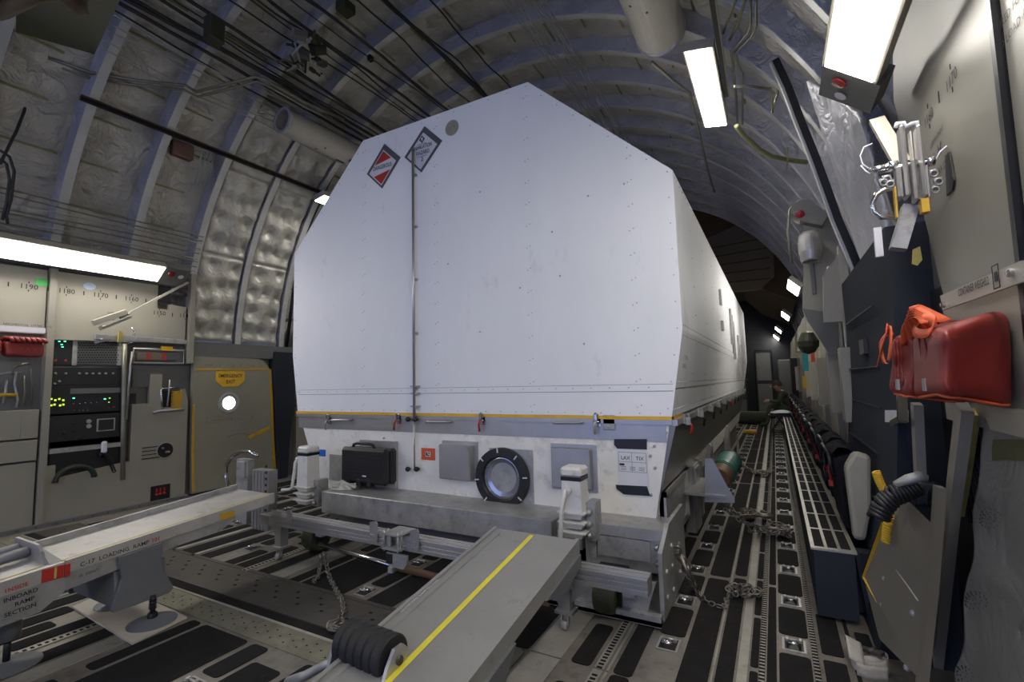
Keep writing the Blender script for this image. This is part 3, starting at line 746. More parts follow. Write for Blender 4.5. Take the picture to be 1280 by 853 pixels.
lamp('ceiling_lamp','lit ceiling lamp between the two pipe runs right of the container',-.42,3.48,-.25,3.45,3.45,4.62,'ceiling lamps',False)
lamp('ceiling_lamp','lit ceiling lamp half hidden behind the upper left edge of the container',-4.85,3.45,-4.68,3.48,3.9,5.0,'ceiling lamps',False)
for s,y in ((0,-1.6),(1,-1.6)):
    x=-.42 if s==0 else -4.85
    lamp('ceiling_lamp','ceiling lamp of the overhead row',x,3.46,x+.17,3.46,y,y+1.1,'overhead row of ceiling lamps out of direct view',False)
# ================================================================== CAMERA, WORLD, VIEW
cam=bpy.data.cameras.new('camera'); co=bpy.data.objects.new('camera',cam); COL.objects.link(co)
cam.sensor_width=36; cam.lens=FPX/1280*36; cam.clip_start=.02; cam.clip_end=60
mw=MC.to_4x4(); mw.translation=C0; co.matrix_world=mw
SC.camera=co
w=bpy.data.worlds.new('world'); SC.world=w; w.use_nodes=True
bg=w.node_tree.nodes['Background']; bg.inputs['Color'].default_value=(.38,.5,1,1); bg.inputs['Strength'].default_value=1.6
po=bpy.data.lights.new('ramp_opening_portal','AREA'); po.shape='RECTANGLE'; po.size=6.6; po.size_y=4.9; po.cycles.is_portal=True
pob=bpy.data.objects.new('ramp_opening_portal',po); COL.objects.link(pob); pob.location=(HX,YB+.02,2.5); pob.rotation_euler=(math.radians(90),0,0)
SC.view_settings.view_transform='Standard'; SC.view_settings.look='None'; SC.view_settings.gamma=1; SC.view_settings.use_curve_mapping=False
SC.view_settings.exposure=0.0
SC.cycles.max_bounces=6
# ================================================================== LEFT WALL
WL=bpy.data.objects['wall_left']; WR=bpy.data.objects['wall_right']
XL=-5.66
def lw(px,py,X=XL): return wx(px,py,X)
def yz(px,py,X=XL): p=wx(px,py,X); return p.y,p.z
def lpoly(mb,pts,X,t): # polygon given in pixels on the left wall plane, thickness t towards +X
    mb.poly([wx(a,b,X) for a,b in pts],(t,0,0)); return mb
def lrect(mb,x0,y0,x1,y1,X,t,bev=0): # aligned box spanned by two pixel corners
    a=wx(x0,y0,X); b=wx(x1,y1,X); return mb.box((X,a.y,a.z),(X+t,b.y,b.z),bev)
# upper panels with station numbers (built in metres: y along wall, z up)
mb=MB()
mb.box((-5.72,.2,1.68),(-5.665,1.725,2.26),.004)
mb.build('station_panel','panel',WL)
mb=MB(); mb.poly([(-5.72,y,z) for y,z in ((1.79,1.64),(2.86,1.665),(2.88,1.70),(2.885,2.07),(2.72,2.08),(2.72,2.02),(2.60,2.02),(2.60,2.27),(1.79,2.26))],(.06,0,0))
mb.build('station_panel','panel',WL)
mb=MB()
def stn(s,y,z,size=.062): text_geo(mb,s,(-5.66,y,z),(0,1,0),(0,0,1),size,bold=.004,align='CENTER',lift=.002)
S0=lambda s: 2.365+(1160-s)*.0254
for s in (1190,1180,1170,1160): stn(str(s),S0(s),2.07)
stn('1150',S0(1150),1.955); stn('1140',S0(1140),1.955); 
for s,z in ((1195,2.09),(1185,2.09),(1175,2.09),(1165,2.09),(1155,2.09),(1145,1.97)): mb.box((-5.6595,S0(s)-.004,z-.018),(-5.6575,S0(s)+.004,z+.02))
for s,z in ((1190,2.09),(1180,2.09),(1170,2.09),(1160,2.09),(1150,1.975),(1140,1.975)):
    for dz in (-.035,.038): mb.box((-5.6592,S0(s)-.003,z+dz-.008),(-5.6575,S0(s)+.003,z+dz+.008))
text_geo(mb,'COMPARTMENT',(-5.66,2.26,1.92),(0,1,0),(0,0,1),.024,lift=.002,align='CENTER'); text_geo(mb,'I',(-5.66,2.22,1.86),(0,1,0),(0,0,1),.07,bold=.02,lift=.002,align='CENTER')
mb.build('lettering','ink',WL)
mb=MB(); p=lw(52,353); mb.box((-5.664,p.y-.04,p.z-.035),(-5.661,p.y+.04,p.z+.035)); s=mb.build('green_sticker',mat('green_sticker',(.10,.50,.13),.5,0,0),WL)
mb=MB(); p=lw(112,358); mb.poly([(-5.659,p.y+.05*math.cos(a*PI/4+.4),p.z+.035*math.sin(a*PI/4+.4)) for a in range(8)],(.002,0,0)); mb.build('pale_sticker',mat('pale_blue_sticker',(.50,.62,.75),.5,0,0),WL)
mb=MB(); lrect(mb,0,407,56,417,-5.64,.01); mb.build('label_strip','sw',WL)
mb=MB(); text_geo(mb,'AEROMEDICAL  LITTER  10-G',(-5.63,1.45,1.74),(0,1,0),(0,0,1),.024,lift=.0015); mb.build('lettering','ink',WL)
# vertical post between bays and posts
mb=MB(); mb.box((-5.72,1.735,0),(-5.635,1.785,2.28)); mb.box((-5.635,1.75,.05),(-5.628,1.77,.5)); mb.box((-5.72,2.905,1.45),(-5.62,2.955,2.45)); mb.build('wall_post','panel2',WL)
# lower grey panels
mb=MB(); mb.box((-5.72,.2,.03),(-5.655,1.72,.57),.004); mb.box((-5.72,.2,.585),(-5.65,1.72,.76),.004); mb.box((-5.72,.2,.775),(-5.65,1.72,1.02),.004)
for y,z0,z1 in ((1.62,.80,.98),(1.50,.62,.74)): mb.box((-5.65,y-.012,z0),(-5.645,y+.012,z1))
mb.cyl((-5.65,1.22,.42),(-5.64,1.22,.42),.012,8); mb.cyl((-5.65,1.4,.67),(-5.64,1.4,.67),.012,8)
mb.build('bay_panel','panel2',WL)
# right lower panel with notched top
mb=MB()
P=[(1.79,.03),(2.93,.03),(2.93,1.05),(2.90,1.17),(2.87,1.17),(2.87,.98),(2.67,.98),(2.67,1.33),(2.56,1.33),(2.56,1.03),(2.41,1.03),(2.41,.47),(1.85,.40),(1.85,.52),(1.79,.52)]
mb.poly([(-5.70,y,z) for y,z in P],(.045,0,0))
mb.build('bay_panel','panel2',WL)
# openings in that panel: flat black faces paint in their inner shade
mb=MB(); c=Vector((-5.652,*yz(206,563))); mb.lathe([(.082,0),(.082,.004),(.075,.0045)],c,(1,0,0),32,cap=False)
mb.use(1); mb.lathe([(.076,-.002),(.076,.003),(0,.0031)],c,(1,0,0),32,cap=False)
for k in range(4): mb.box((-5.655,c.y-.21,c.z+.045-k*.037),(-5.6515,c.y-.05,c.z+.053-k*.037))
mb.use(2); mb.cyl(c+Vector((.004,.0,-.02)),c+Vector((.03,.03,-.02)),.012,8); mb.cyl(c+Vector((.004,-.02,.02)),c+Vector((.03,-.04,.03)),.01,8)
mb.build('access_port',['panel','black','pipe'],WL)
mb=MB(); c=Vector((-5.652,*yz(200,617))); mb.box((-5.655,c.y-.09,c.z-.085),(-5.651,c.y+.09,c.z+.085)); mb.use(1)
for k in range(3): mb.lathe([(.012,0),(.012,.02),(.006,.022),(0,.024)],c+Vector((0,-.04+.035*k,.0)),(1,0,0),10); mb.box(c+Vector((0,-.045+.035*k,.02)),c+Vector((.01,-.03+.035*k,.055)))
mb.use(2); mb.box((-5.651,c.y-.09,c.z-.085),(-5.645,c.y+.09,c.z-.065)); mb.build('valve_recess',['black','redp','panel'],WL)
mb=MB(); mb.box((-5.72,.2,.0),(-5.62,2.95,.035)); mb.build('floor_sill','panel3',WL)
mb=MB(); 
for s in range(1140,1200,5):
    y=S0(s)
    if s%10==0: text_geo(mb,str(s),(-5.618,y,.008),(0,1,0),(0,0,1),.024,align='CENTER',lift=.002)
    else: mb.box((-5.619,y-.003,.008),(-5.617,y+.003,.026))
mb.build('lettering','ink',WL)
# upper recess with plug block
mb=MB(); mb.box((-5.72,2.62,2.1),(-5.69,2.74,2.28)); mb.build('dark_recess','black',WL)
# ---------------- avionics rack
ra=thing('avionics_rack','tall rack of black electronics panels with green lights between grey wall panels','electronics rack',(-5.68,2.1,.47))
def mod(x0,y0,x1,y1,name='equipment_panel',m='black',t=.03,X=-5.715):
    b=MB(); lrect(b,x0,y0,x1,y1,X,t,.003); return b.build(name,m,ra)
XR=-5.685
def at_(px,py,dx=0): p=wx(px,py,XR); p.x+=dx; return p
def knobs(parent,pts,r=.009,l=.018,m='alud',name='knob'):
    for (a,b) in pts:
        q=MB(); q.lathe([(r,0),(r,l*.4),(r*.7,l*.45),(r*.65,l),(0,l)],at_(a,b),(1,0,0),10); q.build(name,m,parent)
def dots(parent,pts,m,r=.004,name='indicator_light',w=1):
    q=MB()
    for (a,b) in pts:
        p=at_(a,b,.001); q.box((p.x,p.y-r*w,p.z-r),(p.x+.003,p.y+r*w,p.z+r))
    q.build(name,m,parent)
m1=mod(62,424,89,457); dots(m1,[(74,427),(81,427),(77,431),(78,434)],'ledg',.004,w=1.8); dots(m1,[(69,451),(82,451)],'redp',.009,'red_button',1.1); dots(m1,[(70,450),(82,450)],'sw',.003)
m2=mod(89,426,151,457,m='panel3'); 
q=MB()
for i in range(15):
    for j in range(9): 
        p=at_(98+i*3.4+(j%2)*1.7,429+j*3.0,0); q.lathe([(.006,0),(.006,.008),(0,.009)],p,(1,0,0),6)
q.build('breaker_buttons','blackm',m2)
q=MB(); a=at_(91,426); b=at_(95,457); q.box((XR,a.y,b.z),(XR+.008,b.y,a.z)); q.build('rack_rail','alud',m2); q=MB(); a=at_(147,426); b=at_(151,457); q.box((XR,a.y,b.z),(XR+.008,b.y,a.z)); q.build('rack_rail','alud',m2)
m3=mod(60,459,150,481); knobs(m3,[(69,467),(82,467),(99,467),(108,467),(116,467),(124,467),(132,467),(141,467),(74,477),(68,480)],.010,.02)
m4=mod(60,482,150,516,m='blackm'); 
dots(m4,[(64+5*i,499+(i%2)*1.5) for i in range(4)]+[(64,507),(68,506),(75,507),(79,506)],'ledy',.008,w=.9)
dots(m4,[(92,498),(131,499)],'ledg',.005,w=1.5); dots(m4,[(137,498),(136,503)],'ledy',.004,w=1.5); dots(m4,[(92,505),(142,509)],'redp',.006,'red_button')
knobs(m4,[(92,513),(98,513),(103,513),(109,513),(135,510),(99,505),(106,504),(113,504),(120,503)],.004,.02,'chrome','toggle_switch')
q=MB(); a=at_(88,486); b=at_(150,491); q.box((XR,a.y,b.z),(XR+.006,b.y,a.z)); q.build('vent_strip','panel3',m4)
m5=mod(60,518,150,552); knobs(m5,[(111,533),(111,527)],.02,.014,'alud'); knobs(m5,[(92,530),(92,540),(80,542),(100,548)],.016,.008,'blackm')
q=MB(); a=at_(121,524); b=at_(143,538); q.box((XR,a.y,b.z),(XR+.008,b.y,a.z)); sc=q.build('small_screen_frame','alud',m5)
q=MB(); q.box((XR+.008,a.y+.012,b.z+.01),(XR+.0095,b.y-.012,a.z-.01)); q.build('small_screen','black',sc)
m6=mod(60,553,150,592); q=MB(); a=at_(60,565); b=at_(150,556); q.box((XR-.01,a.y,a.z-.02),(XR+.03,b.y,a.z+.02)); q.build('rack_tray','alud',m6)
# handset, coiled cords
hs=thing('handset','pale intercom handset hanging at the bottom of the electronics rack','handset',(-5.63,2.24,.62))
p=wx(131,560,-5.62); q=MB(); q.box((-5.65,p.y-.022,p.z-.05),(-5.615,p.y+.022,p.z+.06),.012); q.build('handset_body','sw',hs)
q=MB(); pts=[Vector((-5.63,p.y-.03+.12*t,p.z-.06-.18*t+.05*math.sin(t*PI)))+Vector((.0,.012*math.cos(t*90),.018*math.sin(t*90))) for t in [k/160 for k in range(161)]]
q.tube(pts,.006,5); q.build('coiled_cord','black',hs)
q=MB(); c=wx(93,600,-5.64)
for k in range(5): q.torus(c+Vector((.006*k,0,0)),(1,.05*k,0),.12+.012*(k%3),.009,26,6,a0=0,a1=PI*1.02) if False else q.tube([c+Vector((.008*k,(.13+.012*(k%3))*math.cos(a),(.11+.01*(k%3))*math.sin(a))) for a in [PI*j/18 for j in range(19)]],.009,6)
tag(q.build('hose_coil',mat('dark_green_hose',(.02,.028,.02),.5,0,.2)),'dark green hose coil in the slot under the electronics rack','hose')
# vertical pipe + frame of the piping unit
pu=thing('pipe_unit','framed unit of pale pipes and a yellow block right of the electronics rack','pipe unit',(-5.66,2.66,1.0))
def T(name,pts,r,m,par,X=-5.66,n=8): 
    q=MB(); q.tube([wx(a,b,X) for a,b in pts],r,n); return q.build(name,m,par)
T('pipe',[(156,430),(155,470),(154,540),(153,600)],.022,'pipe',pu); T('pipe',[(165,440),(162,470),(158,525)],.010,'alu',pu,-5.64)
q=MB(); lrect(q,166,434,232,456,-5.70,.02); q.build('frame_back','panel3',pu)
q=MB(); a=wx(167,436,-5.67); b=wx(229,455,-5.67); q.tube([a,Vector((a.x,b.y,a.z)),b,Vector((a.x,a.y,b.z))],.012,8,closed=True); q.build('tube_frame','alu',pu)
for (x0,x1,m) in ((170,182,'tan'),(182,187,'redp'),(187,201,'tan'),(201,206,'redp'),(206,220,'plac')):
    q=MB(); lrect(q,x0,441,x1,451,-5.68,.03,.004); q.build('bundle_strap' if m=='redp' else 'bundle',m,pu)
q=MB(); lrect(q,201,433,215,439,-5.655,.012); q.build('yellow_tag','yellow',pu)
q=MB(); lrect(q,165,461,202,484,-5.70,.02)
for k in range(7): a=wx(166,463+k*3,-5.68); b=wx(201,463+k*3,-5.68); q.box((-5.68,a.y,a.z-.004),(-5.672,b.y,a.z+.004))
q.build('louvre_panel','panel3',pu)
q=MB(); lrect(q,190,489,229,527,-5.715,.01); lrect(q,163,492,168,527,-5.71,.012); q.build('dark_back','black',pu)
T('pipe',[(202,514),(202,500),(201,488),(204,486),(226,484)],.012,'chrome',pu); T('pipe',[(212,475),(211,492),(209,508)],.008,'alu',pu,-5.65); T('pipe',[(192,516),(200,514),(215,513),(230,512)],.014,'alu',pu,-5.64)
q=MB(); lrect(q,214,489,225,511,-5.69,.04,.004)
for k in range(6): a=wx(214,490+k*3.6,-5.65); b=wx(225,490+k*3.6,-5.65); q.box((-5.652,a.y-.004,a.z-.003),(-5.645,b.y+.004,a.z+.003))
q.build('yellow_block','gyel',pu)
# far left bay : pipes
lb=thing('bay_pipes','cluster of small bent pipes and a yellow fitting in the bay under the red bag','pipes',(-5.68,1.5,1.05))
for pts,r,m in (([(15,470),(16,460),(22,456),(36,455)],.010,'pipe'),([(8,475),(7,490),(4,505)],.010,'alud'),([(20,465),(18,480),(22,500),(20,510)],.009,'alud'),([(30,470),(31,490),(28,508)],.008,'pipe'),([(0,468),(12,466),(28,466)],.008,'alud'),([(38,460),(40,480),(39,508)],.009,'panel3')):
    T('pipe',pts,r,m,lb,-5.68)
T('yellow_fitting',[(0,494),(10,494),(21,494)],.016,'gyel',lb,-5.67)
# ---------------- emergency door
dr=bpy.data.objects.new('door_1',None); COL.objects.link(dr); dr['kind']='structure'; dr.location=(-5.64,3.45,0)
XD=-5.64
mb=MB()
P=[(3.0,.03),(3.98,.03),(3.96,.45),(3.93,.9),(3.90,1.3),(3.87,1.42),(3.80,1.50),(3.72,1.525),(2.97,1.53),(2.97,1.2),(2.98,.6)]
mb.poly([(XD-.06,y,z) for y,z in P],(.06,0,0)); mb.build('door_leaf','doorp',dr)
def strip(pts,w=.022,m='gyel',nm='yellow_outline'):
    q=MB()
    for a,b in zip(pts,pts[1:]): q.bar((XD+.002,a[0],a[1]),(XD+.002,b[0],b[1]),w,.004,up=(1,0,0))
    q.build(nm,m,dr)
strip([(2.99,1.385),(3.875,1.40)]); strip([(3.89,1.40),(3.92,1.0),(3.95,.5),(3.985,.10),(3.8,.07)],.03); strip([(2.985,1.0),(2.99,.5),(3.01,.05)],.026)
strip([(3.63,.56),(3.90,.66)],.045)
mb=MB(); p=yz(288,474,XD); hw=.17;hh=.09
mb.poly([(XD,p[0]+a,p[1]+b) for a,b in ((-hw,hh),(hw,hh),(hw,-.02),(hw-.08,-hh),(-hw+.08,-hh),(-hw,-.02))],(.006,0,0)); sg=mb.build('exit_sign','yellow',dr)
mb=MB(); text_geo(mb,'EMERGENCY',(XD+.006,p[0],p[1]+.018),(0,1,0),(0,0,1),.058,bold=.014,align='CENTER',wide=.86); text_geo(mb,'EXIT',(XD+.006,p[0],p[1]-.052),(0,1,0),(0,0,1),.058,bold=.014,align='CENTER',wide=.9)
mb.build('lettering','ink',sg)
c=Vector((XD,*yz(286,504,XD)))
win=bpy.data.objects.new('window_1',None); COL.objects.link(win); win['kind']='structure'; win.location=c
mb=MB(); mb.lathe([(.125,-.005),(.125,.006),(.108,.010),(.075,.004)],c,(1,0,0),40,cap=False); mb.build('window_frame','alud',win)
mb=MB(); mb.lathe([(.074,.0035),(0,.004)],c+Vector((0,-.0,0)),(1,0,0),40); mb.build('pane','sky',win)
mb=MB()
for s in range(1090,1135,5):
    y=S0(s)
    if y<2.99 or y>3.8: continue
    if s%10==0: text_geo(mb,str(s),(XD,y,1.42),(0,1,0),(0,0,1),.045,align='CENTER',lift=.002)
    else: mb.box((XD+.0005,y-.003,1.425),(XD+.002,y+.003,1.45))
text_geo(mb,'LIFT HANDLE  TO OPEN DOOR',(XD,3.35,.80),(0,1,0),(0,0,1),.022,lift=.002,align='CENTER')
for a,b,c2,d in ((3.13,3.38,.78,.84),(3.41,3.66,.78,.84)):
    for (y0,z0,y1,z1) in ((a,c2,b,c2+.002),(a,d,b,d+.002),(a,c2,a+.002,d),(b,c2,b+.002,d)): mb.box((XD+.0005,y0,z0),(XD+.002,y1,z1))
q=[(3.50+.14*math.cos(t),.575+.05*math.sin(t)) for t in [PI*(.1+.8*k/10) for k in range(11)]]
for a,b in zip(q,q[1:]): mb.bar((XD+.002,a[0],a[1]),(XD+.002,b[0],b[1]),.006,.002,up=(1,0,0))
mb.build('lettering','inkg',dr)
# door surround: dark blue frame to the right
mb=MB(); mb.poly([(-5.72,y,z) for y,z in ((3.93,1.62),(4.26,1.62),(4.22,1.0),(4.16,.4),(4.14,0),(4.02,0),(3.99,.5),(3.95,1.0),(3.92,1.4))],(.12,0,0))
for k in range(6): mb.box((-5.62,3.97,.3+.2*k),(-5.60,3.985,.33+.2*k))
mb.build('door_surround','blue',WL)
mb=MB(); mb.box((-5.72,4.3,0),(-5.66,9.5,.9)); mb.box((-5.72,4.3,.92),(-5.66,9.5,2.2)); mb.build('bay_panel','panel2',WL)
mb=MB(); mb.box((-5.72,2.95,1.53),(-5.64,3.93,1.62)); mb.build('door_header','panel3',WL)
# ---------------- quilted blankets above the door
def quilt(name,y0,y1,th0,th1,label,nrow):
    mb=MB()
    tuft=[]
    r=random.Random(int(y0*100))
    for i in range(nrow):
        for j in range(2 if i%2 else 3):
            tuft.append(((i+.5)/nrow+r.uniform(-.01,.01),((j+.5)/(2 if i%2 else 3))+r.uniform(-.05,.05)))
    def fn(u,v):
        th=math.radians(th0+(th1-th0)*u); L=abs(math.radians(th1-th0))*3.3; W=y1-y0
        d=min(math.hypot((u-a)*L,(v-b)*W) for a,b in tuft)
        h=.085*(1-math.exp(-(d/.085)**1.2))
        e=min(u*L,(1-u)*L,v*W,(1-v)*W); h*=min(1,e/.06)**.5
        for k in (.36,.70):
            h*=min(1,(abs(u-k)*L/.035)+.15)**.6
        R=3.335-h-.008*noise.noise(Vector((u*40,v*14,y0*3)))
        x,z=hull(th,R); return Vector((x,y0+W*v,z))
    mb.grid(fn,150,26)
    tag(mb.build(name,'quilt'),label,'insulation blanket','quilted insulation blankets over the emergency door')
quilt('insulation_blanket',3.01,3.54,-88,-38,'tufted silver insulation blanket directly above the emergency exit, left of its pair',11)
quilt('insulation_blanket',3.61,4.13,-88,-38,'tufted silver insulation blanket next to the container edge, right of its pair',11)
# ---------------- red bags (shared builder)
def puffy(mb,P,nu=40,nv=28,e=.30,amp=.012,seed=1,top=0):
    """soft box: P(x,y,z in -1..1)->world"""
    def f(u,v):
        a=2*PI*u; b=-PI/2+PI*v
        pw=lambda t,k: math.copysign(abs(t)**k,t)
        x=pw(math.cos(b),e)*pw(math.cos(a),e); y=pw(math.cos(b),e)*pw(math.sin(a),e); z=pw(math.sin(b),e)
        w=Vector(P(x,y,z)); n=noise.noise_vector(w*6+Vector((seed,seed*2,0)))+.5*noise.noise_vector(w*15+Vector((seed,0,0)))
        return w+n*amp
    mb.grid(f,nu,nv); return f
t=thing('red_bag','crumpled red bag with faint lettering hanging on the left wall below the label strip','bag',(-5.55,1.62,1.45))
y0,y1=wx(6,430,-5.52).y,wx(57,430,-5.5).y; z0,z1=wx(30,446,-5.5).z,wx(30,426,-5.5).z
PB=lambda x,y,z,dy=0: (-5.57+.075*x*(1-.12*z),(y0+y1)/2+(y1-y0)/2*y*(1+.04*z)+dy,(z0+z1)/2+(z1-z0)/2*z)
mb=MB(); puffy(mb,PB,56,30,.32,.012,3); mb.build('bag_body','red',t)
mb=MB()
for k in range(7):
    c=Vector((-5.53,y0+(y1-y0)*(.08+.14*k),z1+.005)); mb.tube([c+Vector((-.05,-.03,-.01)),c+Vector((.0,-.015,.02)),c+Vector((.03,.01,.012)),c+Vector((.045,.02,-.02))],.014,6)
mb.build('bag_top_folds','red',t)
mb=MB(); text_geo(mb,'RAX',(-5.478,y0+(y1-y0)*.30,z0+.035),(0,1,0),(0,0,1),.06,bold=.012); mb.build('lettering','inkr',t)
t=thing('red_bag','red bag cut off by the left picture border','bag',(-5.55,1.3,1.45))
mb=MB(); puffy(mb,lambda x,y,z: PB(x,y,z,-(y1-y0)-.02),56,30,.32,.012,9); mb.build('bag_body','red',t)
# ---------------- litter stanchion arm on the left wall
ar=thing('stanchion_arm','grey folding stanchion arm with slanting rod across the station numbers','stanchion',(-5.5,2.4,1.65))
def A(px,py,X=-5.52): return wx(px,py,X)
mb=MB(); mb.bar(A(150,398),A(235,353),.022,.022); mb.build('rod','panel',ar)
mb=MB(); mb.bar(A(117,404),A(158,390),.06,.05); mb.bar(A(125,412),A(165,396),.025,.02); mb.cyl(A(128,409)-Vector((.05,0,0)),A(128,409)+Vector((.04,0,0)),.014,10); mb.cyl(A(160,393)-Vector((.03,0,0)),A(160,393)+Vector((.04,0,0)),.012,10); mb.build('clevis','panel',ar,bevel=.004)
mb=MB(); mb.bar(A(118,421),A(232,428),.045,.05); mb.bar(A(118,428),A(150,421),.02,.03); mb.cyl(A(125,425)-Vector((.04,0,0)),A(125,425)+Vector((.04,0,0)),.012,8); mb.build('lower_arm','alud',ar,bevel=.004)
mb=MB(); c=A(150,421,-5.48); mb.poly([c+Vector((0,-.02+.0,0))+Vector((0,.045*math.cos(a),.055*math.sin(a))) for a in [-PI/2+PI*k/10 for k in range(11)]],(.02,0,0)); mb.build('yellow_release_tab','oldyel',ar)
mb=MB(); mb.tube([A(164,410),A(168,414),A(166,428),A(160,430)],.009,6); mb.build('hook','chrome',ar)
# ---------------- ladder stanchion next to left ramp end
st=thing('grab_stanchion','curved steel grab tube on a post in front of the emergency exit','grab rail',(-4.1,2.6,0))
def Q(px,py,Y=2.6): return wy(px,py,Y)
mb=MB(); mb.tube([Q(286,608),Q(282,596),Q(283,582),Q(290,571),Q(301,565),Q(312,565),Q(322,570)],.015,10); mb.build('grab_tube','chrome',st)
mb=MB(); a=Q(296,574); mb.box((a.x,2.6,0),(a.x+.16,2.66,a.z)); mb.box((a.x+.03,2.58,a.z-.15),(a.x+.14,2.6,a.z-.02)); mb.build('bracket_plate','alud',st)
gp=thing('slotted_post','slotted aluminium post standing at the far end of the left loading ramp','post',(-3.95,2.55,0))
a=Q(316,587,2.55); b=Q(336,588,2.55); mb=MB(); mb.box((a.x,2.55,0),(b.x,2.63,a.z)); n=5
for k in range(n): x=a.x+(b.x-a.x)*(k+.2)/n; mb.box((x,2.542,.0),(x+(b.x-a.x)*.5/n,2.552,a.z-.005))
mb.build('extrusion','alu',gp); mb=MB()
for k in range(10): mb.box((b.x-.03,2.538,.06+.05*k),(b.x-.012,2.543,.08+.05*k))
mb.build('slots','black',gp)
# ================================================================== LOADING RAMPS
def ramp(name,label,x0,x1,Yf,Yn,zf,tilt,m,mside,deep=.05):
    Z=lambda y: zf+tilt*(y-Yf)
    t=thing(name,label,'ramp',((x0+x1)/2,(Yf+Yn)/2,0))
    mb=MB(); mb.hexa([(x0,Yn,Z(Yn)-.02),(x1,Yn,Z(Yn)-.02),(x1,Yf,Z(Yf)-.02),(x0,Yf,Z(Yf)-.02),(x0,Yn,Z(Yn)),(x1,Yn,Z(Yn)),(x1,Yf,Z(Yf)),(x0,Yf,Z(Yf))]); mb.build('deck',m,t)
    for xa,xb in ((x0-.012,x0+.006),(x1-.006,x1+.012)):
        mb=MB(); mb.hexa([(xa,Yn,Z(Yn)-deep),(xb,Yn,Z(Yn)-deep),(xb,Yf,Z(Yf)-deep),(xa,Yf,Z(Yf)-deep),(xa,Yn,Z(Yn)+.008),(xb,Yn,Z(Yn)+.008),(xb,Yf,Z(Yf)+.008),(xa,Yf,Z(Yf)+.008)]); mb.build('side_rail',mside,t)
    return t,Z
# right ramp
rt,ZR=ramp('loading_ramp','grey loading ramp with one bright yellow stripe leading up to the container',-1.285,-.85,2.15,.55,.43,.15,'ramp','ramp',.055)
mb=MB(); mb.hexa([(-1.085,.55,ZR(.55)+.0005),(-1.062,.55,ZR(.55)+.0005),(-1.062,2.13,ZR(2.13)+.0005),(-1.085,2.13,ZR(2.13)+.0005),(-1.085,.55,ZR(.55)+.002),(-1.062,.55,ZR(.55)+.002),(-1.062,2.13,ZR(2.13)+.002),(-1.085,2.13,ZR(2.13)+.002)]); mb.build('yellow_stripe','lemon',rt)
mb=MB(); mb.hexa([(-1.255,.9,ZR(.9)),(-1.235,.9,ZR(.9)),(-1.235,2.1,ZR(2.1)),(-1.255,2.1,ZR(2.1)),(-1.252,.9,ZR(.9)+.006),(-1.238,.9,ZR(.9)+.006),(-1.238,2.1,ZR(2.1)+.006),(-1.252,2.1,ZR(2.1)+.006)]); mb.build('raised_rib','ramp',rt)
mb=MB(); mb.poly([(-.84,y,z) for y,z in ((.6,ZR(.6)-.05),(1.45,ZR(1.45)-.05),(1.5,ZR(1.5)-.05),(1.42,ZR(1.45)-.13),(.9,ZR(.9)-.16),(.6,ZR(.6)-.13))],(.015,0,0)); mb.poly([(-.84,y,z) for y,z in ((1.75,ZR(1.75)-.05),(2.13,ZR(2.13)-.05),(2.13,ZR(2.13)-.10),(1.95,ZR(1.95)-.12))],(.015,0,0)); mb.build('side_gusset','rampd',rt)
mb=MB(); s=math.atan(.15); yd=(0,-math.sin(s),math.cos(s)); xd=(0,math.cos(s),math.sin(s))
text_geo(mb,'C-17 LOADING RAMP',(-.838,.82,ZR(.82)-.047),xd,yd,.036,bold=.012,lift=.002)
mb.build('lettering','ink',rt)
mb=MB(); text_geo(mb,'OUTBOARD RAMP SECTION',(-1.262,1.42,ZR(1.42)+.007),(0,1,.15),(-1,0,0),.018,lift=.001); mb.build('lettering','paper',rt)
# roller
L=wz(434,800,.31); Rr=wz(492,823,.31); ax=(Rr-L).normalized()
ro=thing('rubber_roller','ribbed black rubber roller at the lower left corner of the right loading ramp','roller',((L.x+Rr.x)/2,(L.y+Rr.y)/2,.24))
prof=[(.02,0),(.052,0)]
n=6; LL=(Rr-L).length
for k in range(n): 
    h0=LL*k/n; h1=LL*(k+1)/n; prof+=[(.062,h0+.001),(.068,h0+.006),(.068,h1-.006),(.062,h1-.001)]
prof+=[(.03,LL),(.0,LL)]
mb=MB(); mb.lathe(prof,L,ax,32); mb.build('rollers','rubber',ro)
mb=MB(); mb.cyl(L-ax*.03,Rr+ax*.03,.014,12); mb.lathe([(.022,0),(.022,.012),(.012,.014),(0,.016)],Rr+ax*.01,ax,14); mb.build('axle','rust',ro)
mb=MB(); e=Rr+ax*.012; mb.poly([e+Vector(v) for v in ((0,.04,.02),(0,.02,.04),(0,-.02,.04),(0,-.05,-.0),(0,-.10,-.10),(0,.02,-.12))],(.012,0,0)); mb.build('bracket','alu',ro); mb=MB(); e=L-ax*.02; mb.poly([e+Vector(v) for v in ((0,.04,.0),(0,.02,.03),(0,-.02,.03),(0,-.05,-.0),(0,-.10,-.15),(0,.02,-.15))],(.012,0,0)); mb.build('bracket','alu',ro)
mb=MB(); mb.tube([wz(360,853,.12),wz(382,845,.16),wz(405,832,.2),wz(425,826,.24)],.012,8,rad=[.018,.016,.014,.012]); mb.build('support_arm','alud',ro)
